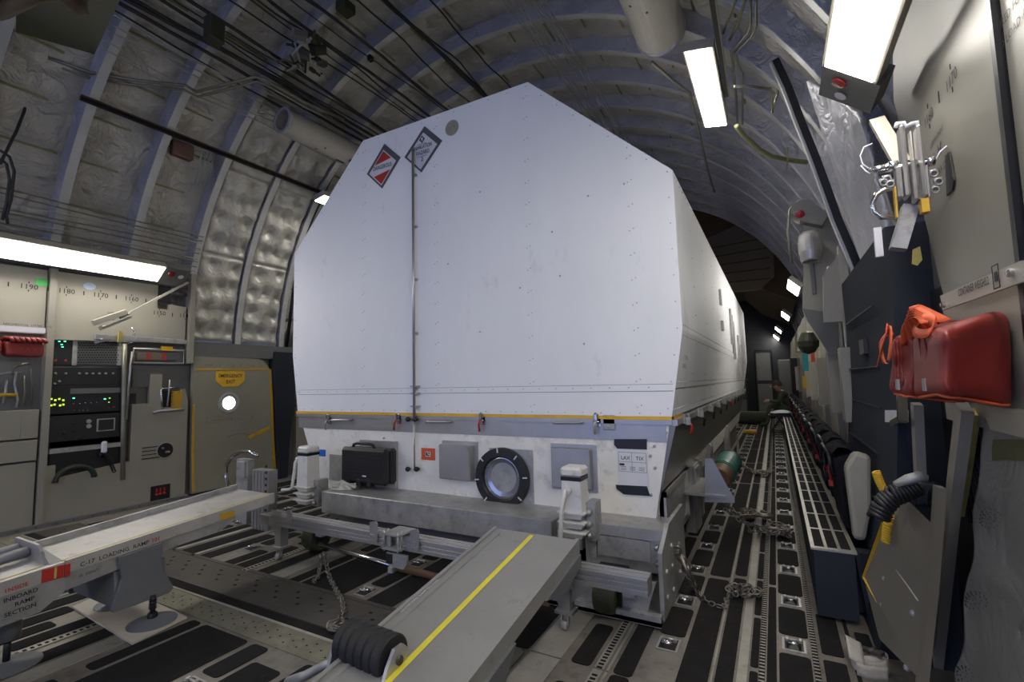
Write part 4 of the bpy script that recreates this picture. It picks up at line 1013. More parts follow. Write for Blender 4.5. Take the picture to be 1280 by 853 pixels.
# left ramp
lt,ZL=ramp('loading_ramp','pale long loading ramp with lettered side beam crossing the lower left',-3.28,-2.84,2.0,.98,.49,.08,'rampl','rampl',.05)
mb=MB()
for (xa,xb) in ((-2.885,-2.875),(-2.866,-2.860)): mb.hexa([(xa,.98,ZL(.98)),(xb,.98,ZL(.98)),(xb,2.0,ZL(2.0)),(xa,2.0,ZL(2.0)),(xa,.98,ZL(.98)+.002),(xb,.98,ZL(.98)+.002),(xb,2.0,ZL(2.0)+.002),(xa,2.0,ZL(2.0)+.002)])
mb.build('yellow_stripe','oldyel',lt)
mb=MB(); mb.hexa([(-3.24,.98,ZL(.98)),(-3.22,.98,ZL(.98)),(-3.22,2.0,ZL(2)),(-3.24,2.0,ZL(2)),(-3.24,.98,ZL(.98)+.03),(-3.22,.98,ZL(.98)+.03),(-3.22,2.0,ZL(2)+.03),(-3.24,2.0,ZL(2)+.03)]); mb.build('guide_rail','alud',lt)
mb=MB(); mb.poly([(-2.85,y,z) for y,z in ((.98,ZL(.98)-.05),(1.75,ZL(1.75)-.05),(1.75,ZL(1.75)-.075),(1.66,ZL(1.66)-.11),(1.45,ZL(1.45)-.105),(.98,ZL(.98)-.125))],(.014,0,0)); mb.build('side_beam','alud',lt)
mb=MB(); s=math.atan(.08); xd=(0,math.cos(s),math.sin(s)); yd=(0,-math.sin(s),math.cos(s))
text_geo(mb,'C-17  LOADING  RAMP',(-2.828,1.03,ZL(1.03)-.040),xd,yd,.027,bold=.01,lift=.0015)
text_geo(mb,'SE  2005671',(-2.836,1.03,ZL(1.03)-.088),xd,yd,.016,lift=.0015)
for k,sx in enumerate(('DO NOT STEP  ON  THE  RAMP','WHEN  CARGO  IS  MOVING','MAX LOAD  6500  LBS  AXLE')): text_geo(mb,sx,(-2.836,1.20,ZL(1.2)-.066-.014*k),xd,yd,.0125,bold=.01,lift=.0015)
mb.build('lettering','ink',lt)
mb=MB(); text_geo(mb,'101',(-2.828,1.315,ZL(1.315)-.040),xd,yd,.027,bold=.02,lift=.0015); mb.build('lettering','redp',lt)
mb=MB(); mb.box((-2.829,1.66,ZL(1.66)-.045),(-2.826,1.74,ZL(1.74)-.015)); mb.build('yellow_patch','gyel',lt)
# leg block
mb=MB()
for x in (-2.83,-3.30): mb.poly([(x,y,z) for y,z in ((1.17,ZL(1.17)-.05),(1.36,ZL(1.36)-.05),(1.36,.27),(1.42,.14),(1.40,.12),(1.16,.12),(1.15,.14),(1.19,.27))],(.02,0,0))
mb.box((-3.28,1.21,.24),(-2.85,1.34,ZL(1.2)-.06)); mb.poly([(x,1.17,z) for x,z in ((-3.26,.30),(-2.85,.30),(-2.82,.13),(-3.3,.13))],(0,.22,0))
mb.build('leg_block','rampd',lt,bevel=.004)
for (x,y) in ((-2.80,1.32),(-3.22,1.35)):
    mb=MB(); mb.cyl((x,y,.03),(x,y,.14),.012,10); mb.lathe([(.02,0),(.024,.02),(.02,.035),(.013,.036)],(x,y,.025),(0,0,1),12)
    for k in range(3): mb.lathe([(.018,0),(.012,.004),(.018,.008)],(x,y,.08+.018*k),(0,0,1),10)
    j=mb.build('screw_jack','blackm',lt)
    mb=MB(); mb.lathe([(.105,0),(.105,.005),(.05,.018),(.022,.024),(0,.024)],(x,y,.013),(0,0,1),36); mb.build('foot_pad','rampd',j)
bd=MB(); bd.hexa([(-3.40,1.215,.004),(-2.66,1.175,.004),(-2.70,1.43,.004),(-3.49,1.468,.004),(-3.40,1.215,.013),(-2.66,1.175,.013),(-2.70,1.43,.013),(-3.49,1.468,.013)])
tag(bd.build('plywood_board','wood'),'pale plywood board under the two round foot pads of the left ramp','board')
# inner section at far left
it,ZI=ramp('inboard_ramp_section','ramp section with bare rollers, red end marks and RAMP SECTION lettering at the left border',-3.28,-2.84,.975,.2,.405,.08,'rampl','rampl',.055)
mb=MB(); mb.poly([(-2.845,y,z) for y,z in ((.98,ZI(.97)-.05),(.3,ZI(.3)-.05),(.3,ZI(.3)-.17),(.9,ZI(.9)-.17),(.95,ZI(.95)-.14),(.98,ZI(.97)-.12))],(.018,0,0)); mb.build('side_beam','alud',it)
mb=MB(); mb.box((-2.829,.90,ZI(.9)-.05),(-2.824,.972,ZI(.97)-.002)); mb.box((-2.829,.975,ZI(.9)-.05),(-2.824,.995,ZI(.97)-.004)); mb.build('red_mark','redp',it)
mb=MB(); mb.box((-2.83,.94,ZI(.9)-.046),(-2.823,.948,ZI(.97)-.004)); mb.build('yellow_mark','oldyel',it)
mb=MB(); text_geo(mb,'1NSIDE',(-2.828,.785,ZI(.785)-.040),xd,yd,.023,bold=.01,lift=.0015); mb.build('lettering','redp',it)
mb=MB(); 
for k,(sx,y) in enumerate((('INBOARD',.785),('RAMP',.82),('SECTION',.79))): text_geo(mb,sx,(-2.827,y,ZI(y)-.078-.030*k),xd,yd,.024,bold=.015,lift=.0015)
mb.build('lettering','ink',it)
mb=MB(); mb.poly([(x,.93,z) for x,z in ((-3.28,ZI(.93)),(-2.90,ZI(.93)),(-2.95,ZI(.93)+.05),(-3.0,ZI(.93)+.075),(-3.25,ZI(.93)+.075))],(0,.012,0)); mb.hexa([(-3.1,.94,ZI(.93)),(-2.86,.94,ZI(.93)),(-2.86,.99,ZI(.93)),(-3.1,.99,ZI(.93)),(-3.0,.94,ZI(.93)+.055),(-2.99,.94,ZI(.93)+.055),(-2.99,.95,ZI(.93)+.055),(-3.0,.95,ZI(.93)+.055)]); mb.build('end_plate','alu',it)
for x in (-3.19,-3.08): mb=MB(); mb.cyl((x,.25,ZI(.25)+.035),(x,.925,ZI(.925)+.035),.024,16); mb.lathe([(.012,0),(.012,.02),(0,.022)],(x,.925,ZI(.925)+.035),(0,1,0),10); mb.build('roller_tube','alu',it)
mb=MB()
for xa in (-2.90,): mb.hexa([(xa,.2,ZI(.2)),(xa+.012,.2,ZI(.2)),(xa+.012,.92,ZI(.92)),(xa,.92,ZI(.92)),(xa,.2,ZI(.2)+.002),(xa+.012,.2,ZI(.2)+.002),(xa+.012,.92,ZI(.92)+.002),(xa,.92,ZI(.92)+.002)])
mb.build('yellow_stripe','oldyel',it)
mb=MB(); mb.cyl((-2.95,.84,.12),(-2.95,.84,.27),.042,20); mb.box((-3.0,.80,.22),(-2.9,.88,.3)); mb.build('leg','rampd',it)
mb=MB(); mb.cyl((-2.95,.84,.03),(-2.95,.84,.12),.013,10); j=mb.build('screw_jack','blackm',it)
mb=MB(); mb.lathe([(.115,0),(.115,.005),(.05,.02),(.024,.026),(0,.026)],(-2.95,.84,.0045),(0,0,1),36); mb.build('foot_pad','rampd',j)
# ================================================================== FRONT RAIL BEAM
ra_=thing('rail_beam','slotted aluminium rail beam on casters running across in front of the container','rail beam',(-1.83,2.2,0))
mb=MB(); x0,x1=-3.13,-.535
mb.box((x0,2.16,.228),(x1,2.24,.302)); mb.box((x0,2.152,.232),(x1,2.16,.250)); mb.box((x0,2.152,.262),(x1,2.16,.272)); mb.box((x0,2.152,.285),(x1,2.16,.300)); mb.box((x0,2.165,.302),(x1,2.18,.306)); mb.box((x0,2.21,.302),(x1,2.235,.306))
mb.build('beam','alu',ra_)
for x in (-3.03,-.935):
    mb=MB(); mb.box((x-.03,2.17,.085),(x+.03,2.23,.228)); mb.box((x-.055,2.155,.2),(x+.055,2.16,.33))
    if x>-2: mb.poly([(x+.03,2.2,.228),(x+.14,2.2,.228),(x+.03,2.2,.12)],(0,.008,0))
    mb.box((x-.045,2.16,.075),(x+.045,2.24,.088)); mb.build('leg','alu',ra_)
    mb=MB(); mb.cyl((x-.012,2.18,.022),(x+.012,2.18,.022),.022,14); mb.bar((x-.016,2.18,.022),(x-.016,2.19,.08),.006,.02); mb.bar((x+.016,2.18,.022),(x+.016,2.19,.08),.006,.02); mb.build('caster','alud',ra_)
mb=MB(); mb.box((-3.17,2.12,.235),(-3.05,2.16,.30)); mb.build('end_block','alu',ra_)
def RB(px,py,Y=2.14): return wy(px,py,Y)
for (a,b,c,d) in ((462,653,471,679),(513,663,523,689),(358,640,364,654)):
    p,q=RB(a,b),RB(c,d); mb=MB(); mb.poly([(p.x,2.14,q.z),(q.x,2.14,q.z),(q.x,2.14,p.z-.005),(q.x-.01,2.14,p.z+.01),(p.x,2.14,p.z)],(0,.008,0)); 
    for k in range(4): mb.cyl((p.x+.012+.015*(k%2),2.14,q.z+.012+.03*(k//2)),(p.x+.012+.015*(k%2),2.133,q.z+.012+.03*(k//2)),.004,6)
    mb.build('clamp_plate','alu',ra_)
p,q=RB(483,664),RB(504,688); mb=MB(); mb.box((p.x,2.10,q.z),(q.x,2.25,q.z+.012)); mb.box((p.x,2.10,p.z-.01),(q.x,2.25,p.z))
for k in range(4): x=p.x+(q.x-p.x)*(.1+.8*(k//2)); mb.cyl((x,2.11+.03*(k%2),q.z-.01),(x,2.11+.03*(k%2),p.z+.015),.006,8)
mb.box((p.x+.01,2.12,q.z+.015),(p.x+.05,2.13,p.z-.02)); mb.build('clamp','alud',ra_)
p,q=RB(486,689),RB(512,712); mb=MB(); mb.poly([(p.x,2.12,p.z),(q.x,2.12,p.z),(q.x-.005,2.12,p.z-.05),(q.x-.03,2.12,q.z),(p.x+.02,2.12,q.z),(p.x,2.12,p.z-.04)],(0,.012,0)); mb.box((p.x+.02,2.11,q.z-.03),(p.x+.05,2.14,q.z)); hp=mb.build('hanging_plate','alud',ra_)
mb=MB(); mb.box((p.x+.004,2.112,q.z+.02),(p.x+.045,2.12,p.z-.006)); mb.build('black_block','black',hp)
# dolly wheels and push tube
for x,lab in ((-.80,'olive dolly wheel block under the right end of the rail beam'),(-2.95,'olive dolly wheel block under the left end of the rail beam')):
    t=thing('dolly_wheel',lab,'wheel',(x,2.45,0)); mb=MB(); mb.lathe([(.05,-.06),(.085,-.055),(.095,-.035),(.095,.035),(.085,.055),(.05,.06)],(x,2.42,.096),(1,0,0),32); mb.build('tyre','olive',t)
    mb=MB(); mb.box((x-.075,2.36,.14),(x+.075,2.55,.20)); mb.box((x+.065,2.38,.06),(x+.08,2.46,.16)); mb.lathe([(.03,0),(.03,.015),(0,.02)],(x+.06,2.42,.096),(1,0,0),14); mb.build('fork','blackm',t)
    mb=MB(); mb.box((x+.10,2.33,.135),(x+.16,2.42,.185)); mb.build('socket','alud',t)
tb=MB(); a=wy(400,681,2.35); b=wy(548,724,2.35); tb.tube([a,b],.016,12); tb.use(1); tb.cyl(a.lerp(b,.70),b.lerp(a,-.7)+Vector((0,.02,.01)),.022,12)
tag(tb.build('steel_tube',['chrome','brown']),'bare steel tube with rusty sleeve lying low behind the rail beam','tube')
# ================================================================== CHAINS
def chain_geo(mb,pts,ll=.036,r=.0042,w=.012,seed=0):
    P=[Vector(p) for p in pts]; rnd=random.Random(seed)
    # resample
    out=[P[0]]; acc=0; 
    segs=[]
    for a,b in zip(P,P[1:]):
        L=(b-a).length; n=max(1,int(L/(ll*.72)))
        for k in range(n): segs.append((a.lerp(b,k/n),a.lerp(b,(k+1)/n)))
    for i,(a,b) in enumerate(segs):
        d=(b-a).normalized(); c=(a+b)/2; up=Vector((0,0,1)) if abs(d.z)<.9 else Vector((0,1,0))
        s=d.cross(up).normalized(); u=s.cross(d)
        ang=(PI/4 if i%2 else -PI/4)+rnd.uniform(-.3,.3); q=s*math.cos(ang)+u*math.sin(ang)
        h=ll/2-w
        loop=[]
        for k in range(10):
            t=2*PI*k/10; loop.append(c+d*((h if math.cos(t)>0 else -h)+w*math.cos(t))+q*w*math.sin(t))
        mb.tube(loop,r,5,closed=True)
def heap(c,rx,ry,n,seed,h=.03):
    rnd=random.Random(seed); pts=[]; p=Vector((0,0,0)); a=0
    for k in range(n):
        a+=rnd.uniform(-1.6,1.6); p=p+Vector((math.cos(a),math.sin(a),0))*.05
        if (p.x/rx)**2+(p.y/ry)**2>1: p=p*.5; a+=2
        pts.append(Vector(c)+Vector((p.x,p.y,.008+rnd.random()*h)))
    return pts
fz=lambda px,py,z=.012: wz(px,py,z)
mb=MB(); chain_geo(mb,[wy(407,694,2.2),wy(409,712,2.15),fz(412,722),fz(420,738),fz(428,752),fz(430,766),fz(421,778)]+heap(fz(420,786),.07,.05,14,3))
tag(mb.build('tiedown_chain','chain'),'tie-down chain hanging from the rail beam to a small heap behind the roller','chain')
mb=MB(); p=wy(404,700,2.2); mb.tube([p+Vector((0,0,.05)),p+Vector((.01,0,.02)),p+Vector((-.01,0,0)),p+Vector((-.03,0,.01)),p+Vector((-.03,0,.03))],.01,8); chain_geo(mb,[p+Vector((-.02,0,0)),wz(398,720,.02),wz(392,728,.02)],seed=2)
tag(mb.build('chain_hook','chain'),'steel hook with short chain end under the left part of the rail beam','hook')
mb=MB(); chain_geo(mb,[wy(846,688,2.75),wy(856,705,2.72),wy(862,725,2.7),fz(868,738),fz(880,750),fz(893,757),fz(905,760),fz(908,750),fz(914,744)]+heap(fz(928,744),.10,.06,34,5,.035))
tag(mb.build('tiedown_chain','chain'),'tie-down chain from the container corner to a heap on the floor at the right','chain')
mb=MB(); 
for k,(a,b) in enumerate(((846,688),(853,700),(858,712),(866,730))): 
    p=wy(a,b,2.72); mb.torus(p,(.3*k,1,.3),.022,.007,14,6)
mb.cyl(wy(850,695,2.71),wy(868,732,2.71),.014,10); tag(mb.build('chain_tensioner','chain'),'steel chain tensioner hanging at the right front corner of the container','tensioner')
# chain pile with tensioners further down the aisle
for i,(px,py,n,s,l) in enumerate(((948,650,46,11,'chain heap in the aisle just beyond the green drum, its farther part'),(962,668,56,12,'chain heap in the aisle just beyond the green drum, its nearer part'))):
    mb=MB(); c=fz(px,py); chain_geo(mb,heap(c,.16,.13,n,s,.06),ll=.034,r=.0045,w=.011,seed=s)
    chain_geo(mb,[wy(905,628+8*i,3.9),wy(925,642+6*i,3.85)+Vector((0,0,-.02)),c+Vector((0,0,.03))],ll=.034,r=.0045,w=.011)
    mb.cyl(c+Vector((-.08,.04,.03)),c+Vector((.10,-.02,.04)),.018,10); tag(mb.build('tiedown_chain','chain'),l,'chain')
mb=MB(); c=fz(945,592); chain_geo(mb,[wy(922,545,9.0),c+Vector((-.2,.2,.08)),c]+heap(c,.2,.3,30,4,.04),ll=.05,r=.006,w=.015); tag(mb.build('tiedown_chain','chain'),'dark chain from the container side to the floor far down the aisle','chain')
# ================================================================== GREEN DRUM on the bracket
c0=wy(898,602,3.72); c1=wy(912,576,4.15); c0.z=max(c0.z,.45); ax=(c1-c0).normalized()
gd=thing('wrapped_drum','teal green wrapped drum with brown wooden end on the right side bracket','drum',(c0.x,c0.y,.36))
mb=MB(); L=(c1-c0).length; mb.lathe([(.0,L*.30),(.085,L*.30),(.088,L*.32),(.088,L*.5),(.086,L*.52),(.088,L*.54),(.088,L*.97),(.08,L),(0,L)],c0,ax,32); mb.build('green_wrap','green',gd)
mb=MB(); mb.lathe([(.0,0),(.074,0),(.078,.01),(.08,L*.3),(0,L*.31)],c0,ax,32); mb.build('wooden_end','brown',gd)
mb=MB(); mb.torus(c0+ax*L*.34,ax,.088,.004,32,6); mb.torus(c0+ax*L*.93,ax,.088,.004,32,6); mb.build('drum_band','olive',gd)
mb=MB(); mb.box((c0.x-.02,c0.y-.06,.362),(c0.x+.07,c0.y+.02,.39)); mb.build('wood_chock','brown',gd)
# ================================================================== RIGHT SIDE STRUCTURE
XR_=.55
def rpoly(mb,pts,X=XR_,t=.04): mb.poly([wx(a,b,X) for a,b in pts],(t,0,0)); return mb
mb=MB(); pts=[wx(1117,127,XR_),wx(1150,250,XR_),wx(1180,372,XR_),wx(1279,333,XR_)]
pts+= [Vector((XR_,1.60,1.45)),wx(1240,0,XR_),Vector((XR_,1.62,2.6)),Vector((XR_,2.60,2.6))]
mb.poly(pts,(.04,0,0)); mb.build('station_panel','panelr',WR)
mb=MB(); mb.box((XR_-.015,1.585,1.05),(XR_+.03,1.61,2.6)); mb.build('panel_edge_trim','blackm',WR)
mb=MB(); mb.box((XR_,-.4,1.5),(XR_+.04,1.575,2.6)); mb.build('station_panel','panelr',WR)
mb=MB()
yd=(0,0,1)
for s,y in ((1160,2.20),(1170,1.945)):
    text_geo(mb,str(s),(XR_,y,2.075),(0,-1,0),yd,.055,bold=.004,align='CENTER',lift=.002)
    for dz in (-.014,.062): mb.box((XR_-.002,y-.003,2.075+dz-.008),(XR_-.0005,y+.003,2.075+dz+.008))
for y in (2.33,2.075): mb.box((XR_-.002,y-.004,2.085),(XR_-.0005,y+.004,2.125))
text_geo(mb,'COMPARTMENT',(XR_,2.14,1.985),(0,-1,0),yd,.022,lift=.002,align='CENTER'); text_geo(mb,'H',(XR_,2.12,1.92),(0,-1,0),yd,.06,bold=.01,lift=.002,align='CENTER')
text_geo(mb,'MAX 22 FT',(XR_,2.10,1.86),(0,-1,0),yd,.03,lift=.002,align='CENTER')
text_geo(mb,'SECURED FOR FLIGHT',(XR_,1.50,2.02),(0,-1,0),yd,.03,lift=.002,align='CENTER'); text_geo(mb,'NO LOAD ABOVE',(XR_,1.50,1.97),(0,-1,0),yd,.03,lift=.002,align='CENTER')
mb.build('lettering','ink',WR)
mb=MB(); rpoly(mb,[(1181,195),(1186,190),(1192,225),(1190,238),(1183,245)],XR_-.006,.004); mb.build('dark_slot','black',WR)
mb=MB(); rpoly(mb,[(1175,370),(1276,326),(1280,352),(1178,388)],.50,.008); ls=mb.build('label_plate','panel',WR)
mb=MB(); a=wx(1199,371,.50); xd=(wx(1240,354,.50)-a); text_geo(mb,'CONTAINER WEIGHS:2',a,xd,(0,0,1),.031,bold=.012,lift=.0015,wide=.72)
c=wx(1245,346,.4985); 
for (u0,v0,u1,v1) in ((-.02,-.03,.02,-.027),(-.02,.027,.02,.03),(-.02,-.03,-.017,.03),(.017,-.03,.02,.03),(-.01,-.012,.01,.012)): mb.box((c.x-.001,c.y+u0,c.z+v0),(c.x,c.y+u1,c.z+v1))
mb.build('lettering','ink',ls)
mb=MB()
for a,b in ((1181,381),(1266,341)): mb.lathe([(.010,0),(.010,.008),(.006,.012),(0,.013)],wx(a,b,.50),(-1,0,0),12)
mb.build('screw','chrome',ls)
mb=MB(); mb.box((.555,1.30,1.02),(.59,2.28,1.42)); mb.box((.54,1.1,1.0),(.57,2.3,1.07)); mb.build('bag_backing','panel2',WR)
# dark bay behind bags and posts
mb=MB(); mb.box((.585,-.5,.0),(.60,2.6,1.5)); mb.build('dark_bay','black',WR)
def post(pts,X,w,m,name='wall_post'):
    q=MB()
    for a,b in zip(pts,pts[1:]): q.bar(wx(*a,X),wx(*b,X),w,.03,up=(1,0,0))
    return q.build(name,m,WR)
post([(1206,510),(1190,640),(1168,853)],.50,.055,'panel2'); post([(1215,515),(1203,600),(1196,640)],.53,.04,'oldyel'); post([(1146,505),(1150,590),(1152,620)],.48,.05,'panel2')
post([(1126,440),(1128,525),(1118,530)],.43,.025,'chrome'); 
mb=MB(); rpoly(mb,[(1106,513),(1128,513),(1128,528),(1106,528)],.44,.02); mb.build('small_bracket','sw',WR)
mb=MB(); rng=random.Random(5)
for k in range(26):
    y=1.75+rng.random()*.45; x=.56+rng.random()*.02
    mb.tube([(x,y,1.03),(x-.01,y+rng.uniform(-.06,.06),.9),(x,y+rng.uniform(-.1,.1),.8),(x-.01,y+rng.uniform(-.1,.1),.66)],.006,5)
o=mb.build('cable_bundle','cable'); tag(o,'tangle of thin dark cables in the bay below the red bags','cables',kind='stuff')
# ---- red bags on the right
def rbag(name,lab,ya,yb,xf,xb,z0,z1,seed,skew=0.0):
    t=thing(name,lab,'bag',((xf+xb)/2,(ya+yb)/2,z0))
    def P(x,y,z):
        X=xf+(xb-xf)*(x+1)/2; Y=ya+(yb-ya)*(y+1)/2; Z=z0+(z1-z0)*(z+1)/2
        Y+=skew*(x+1)/2*(1-(y+1)/2); X-=.012*(z<0)*(1 if x<0 else 0)*abs(z); Z+=.045*(x+1)/2*(z+1)/2-.02*(x+1)/2*(1-z)/2; Y+=.012*math.sin(x*5+z*4)*(y<0)
        return (X,Y,Z)
    mb=MB(); f=puffy(mb,P,72,40,.24,.014,seed); mb.build('bag_body','red',t)
    mb=MB(); mb.tube([f(u,.17)+Vector((0,-.002,-.001)) for u in [.32+.58*k/40 for k in range(41)]],.0045,6); mb.build('bag_seam','orange',t)
    mb=MB(); c=Vector(P(-1.03,.0,-.62)); mb.box(c-Vector((.004,.016,.018)),c+Vector((.003,.016,.018))); mb.build('buckle','alud',t)
    mb=MB(); 
    for yy in (-.35,.05,.4): mb.tube([Vector(P(-1.0,yy,.85-1.5*k/8))+Vector((0,.006*math.sin(k*1.7+yy),0)) for k in range(9)],.003,5)
    mb.build('front_fold','red',t)
    return t,P
rb1,PA=rbag('red_bag','larger red vinyl bag on the right wall, its broad smooth side facing the viewer',1.60,1.93,.385,.545,1.10,1.285,2,.10)
rb2,PC=rbag('red_bag','smaller red vinyl bag on the right wall, behind the larger one',1.97,2.26,.385,.545,1.09,1.30,5,.03)
def ribbon(mb,pts,w,th=.003,wd=(1,0,0)):
    W=Vector(wd).normalized()*w/2; n=len(pts)
    P=[Vector(p) for p in pts]; L=[]
    for k in range(n-1):
        for q in range(4):
            t=q/4; p0=P[max(0,k-1)];p1=P[k];p2=P[k+1];p3=P[min(n-1,k+2)]
            L.append(.5*((2*p1)+(p2-p0)*t+(2*p0-5*p1+4*p2-p3)*t*t+(3*p1-p0-3*p2+p3)*t**3))
    L.append(P[-1]); m=len(L)-1
    def f(u,v):
        i=min(m-1,int(u*m)); q=L[i].lerp(L[i+1],u*m-i); return q+W*(2*v-1)
    mb.grid(f,m,1); return mb
def solid(o,th): m=o.modifiers.new('solid','SOLIDIFY'); m.thickness=th; m.offset=0; return o
c=Vector(PA(-.7,.6,1.0))
mb=MB()
for k in range(5): ribbon(mb,[c+Vector((.02*k-.02,.16-.03*k,-.03)),c+Vector((-.02,.10-.03*k,.035+.008*k)),c+Vector((-.015,-.02,.05+.006*k)),c+Vector((-.02+.01*k,-.12,.02))],.03,wd=(1,.1*k,.3))
ribbon(mb,[c+Vector((-.01,.03,-.02)),c+Vector((-.02,-.02,.02)),c+Vector((-.02,-.08,.035)),c+Vector((-.01,-.14,.02)),c+Vector((-.02,-.13,-.01)),c+Vector((-.03,-.05,-.005)),c+Vector((-.02,.03,.02))],.028,wd=(.3,0,.8))
solid(mb.build('strap_bundle','orange',rb1),.003)
c=Vector(PC(-.8,.2,1.0)); mb=MB()
ribbon(mb,[c+Vector((0,.12,.0)),c+Vector((-.03,.05,.03)),c+Vector((-.04,-.02,.02)),c+Vector((-.05,.06,-.05)),c+Vector((-.055,.12,-.10))],.035,wd=(.2,.4,.6))
ribbon(mb,[c+Vector((0,.20,.01)),c+Vector((-.02,.10,.035)),c+Vector((-.03,-.02,.03)),c+Vector((-.04,-.05,-.04)),c+Vector((-.045,-.03,-.09))],.04,wd=(0,1,.1))
ribbon(mb,[c+Vector((-.03,.0,.02)),c+Vector((-.045,.08,-.02)),c+Vector((-.05,.03,-.09)),c+Vector((-.045,.0,-.10))],.05,wd=(0,1,0))
solid(mb.build('strap_bundle','orange',rb2),.003)
# ---- blue wall frame and its black strip
mb=MB()
ys=(2.55,4.05)
prof=[(0,.31),(.5,.40),(1.0,.445),(1.45,.46),(1.80,.455)]
for (z0,x0),(z1,x1) in zip(prof,prof[1:]):
    mb.hexa([(x0,ys[0],z0),(.6,ys[0],z0),(.6,ys[1],z0),(x0,ys[1],z0),(x1,ys[0],z1),(.6,ys[0],z1),(.6,ys[1],z1),(x1,ys[1],z1)])
for z in (.55,.78,1.0,1.2,1.5):
    xx=.40 if z<.6 else (.42 if z<.9 else .448)
    mb.use(1).box((xx-.008,2.9,z),(xx+.002,3.9,z+.006))
mb.box((.435,3.2,1.28),(.455,3.35,1.36)); mb.use(0)
mb.build('blue_frame_panel',['blue','black'],WR)
mb=MB(); mb.box((.13,2.92,.02),(.40,3.0,.30)); mb.bar((.33,2.86,.01),(.30,2.9,.30),.02,.02,up=(0,1,0)); mb.build('frame_foot','blue',WR)
mb=MB(); pts=[wy(969,76,4.0),wy(985,110,4.0),wy(1000,150,4.0),wy(1020,200,4.0),wy(1034,238,4.0),wy(1047,275,4.0),wy(1062,310,4.0),wy(1075,342,4.0),wy(1086,372,4.0)]
for a,b in zip(pts,pts[1:]): mb.bar(a,b,.05,.05,up=(0,1,0))
for a,b in zip(pts,pts[1:]): mb.use(1).bar(a+Vector((-.03,0,-.01)),b+Vector((-.03,0,-.01)),.018,.05,up=(0,1,0)); mb.use(0)
struct(mb.build('trim_40',['black','edge']))
mb=MB(); pts=[wy(430,190,4.3),wy(405,240,4.3),wy(385,285,4.3),wy(374,320,4.3),wy(366,370,4.3),wy(360,420,4.3),wy(357,440,4.3)]
for a,b in zip(pts,pts[1:]): mb.bar(a,b,.03,.03,up=(0,1,0))
struct(mb.build('trim_41','black'))
# ---- walkway along the right sidewall
mb=MB()
def wk(z,y,side): return {0:.10,1:.285}[side]
mb.box((.115,2.80,.02),(.28,13,.325)); 
mb.build('walkway_riser','blue',WR)
wk_=MB(); wk_.box((.105,2.80,.325),(.29,13,.335)); wk_.use(1)
y=2.83
while y<13:
    for k in range(3): wk_.box((.122+k*.054,y,.335),(.162+k*.054,y+.30,.3365))
    y+=.33
wk_.build('walkway_top',['light','pad'],WR)
# ---- stowed sidewall seats
def seat():
    t=thing('sidewall_seat','folded dark sidewall seat with red buckle straps in the row on the walkway','seat',(0,0,0),'row of folded sidewall seats')
    mb=MB()
    mb.hexa([(-.04,-.19,.02),(.03,-.19,.0),(.03,.19,.0),(-.04,.19,.02),(-.075,-.20,.38),(.035,-.20,.42),(.035,.20,.42),(-.075,.20,.38)]); mb.build('seat_pan','navy',t,bevel=.02)
    mb=MB(); mb.grid(lambda u,v: Vector((-.09+.13*v+.01*math.sin(u*8),-.19+.38*u,.40+.045*math.sin(PI*v)+.012*noise.noise(Vector((u*6,v*4,2))))),12,6); mb.build('backrest','navy',t)
    mb=MB(); mb.tube([(-.08,-.2,.30),(-.09,-.19,.415),(-.09,.19,.415),(-.08,.2,.30)],.010,8); mb.build('seat_frame','blackm',t)
    mb=MB(); 
    mb.tube([(-.08,-.08,.36),(-.085,-.085,.30),(-.075,-.08,.24)],.006,6); mb.box((-.09,-.10,.22),(-.07,-.07,.25)); mb.build('red_strap','redp',t)
    mb=MB(); mb.tube([(-.09,.1,.38),(-.09,.1,.27),(-.06,.12,.12)],.006,6); mb.box((-.095,.088,.24),(-.078,.112,.265)); mb.build('buckle','blackm',t)
    return t
s0=seat(); n=0
for i in range(18):
    y=3.30+i*.49
    o=s0 if i==0 else copy_tree(s0)
    o.location=(.325+(.006 if i%2 else -.006),y,.337); n+=1
mb=MB(); mb.poly([(.30,2.98,.34),(.35,2.98,.34),(.385,2.98,.5),(.40,2.98,.76),(.33,2.98,.78),(.285,2.98,.70)],(0,.07,0)); tag(mb.build('seat_end_fairing','panel2',bevel=.02),'grey fairing plate closing the near end of the folded seat row','fairing')
# ---- right wall beyond the blue frame : pale panels
mb=MB()
ys=[4.1,5.0,6.2,7.4,8.6,9.8,11.0,12.2]
for a,b in zip(ys,ys[1:]):
    mb.box((.50,a+.02,.40),(.60,b-.02,1.25),.006); mb.box((.52,a+.02,1.28),(.60,b-.02,2.0),.006)
    mb.box((.46,a+.02,.40),(.51,a+.10,2.1)); mb.box((.44,a+.3,.95),(.50,a+.36,1.1))
mb.build('side_panels','panel',WR)
mb=MB()
for a in ys: mb.poly([(.34,a+.05,1.55),(.50,a+.05,1.55),(.50,a+.05,2.1),(.36,a+.05,1.9)],(0,.05,0)); mb.box((.40,a-.2,.85),(.5,a-.05,1.35))
mb.build('wall_bracket','panel2',WR)
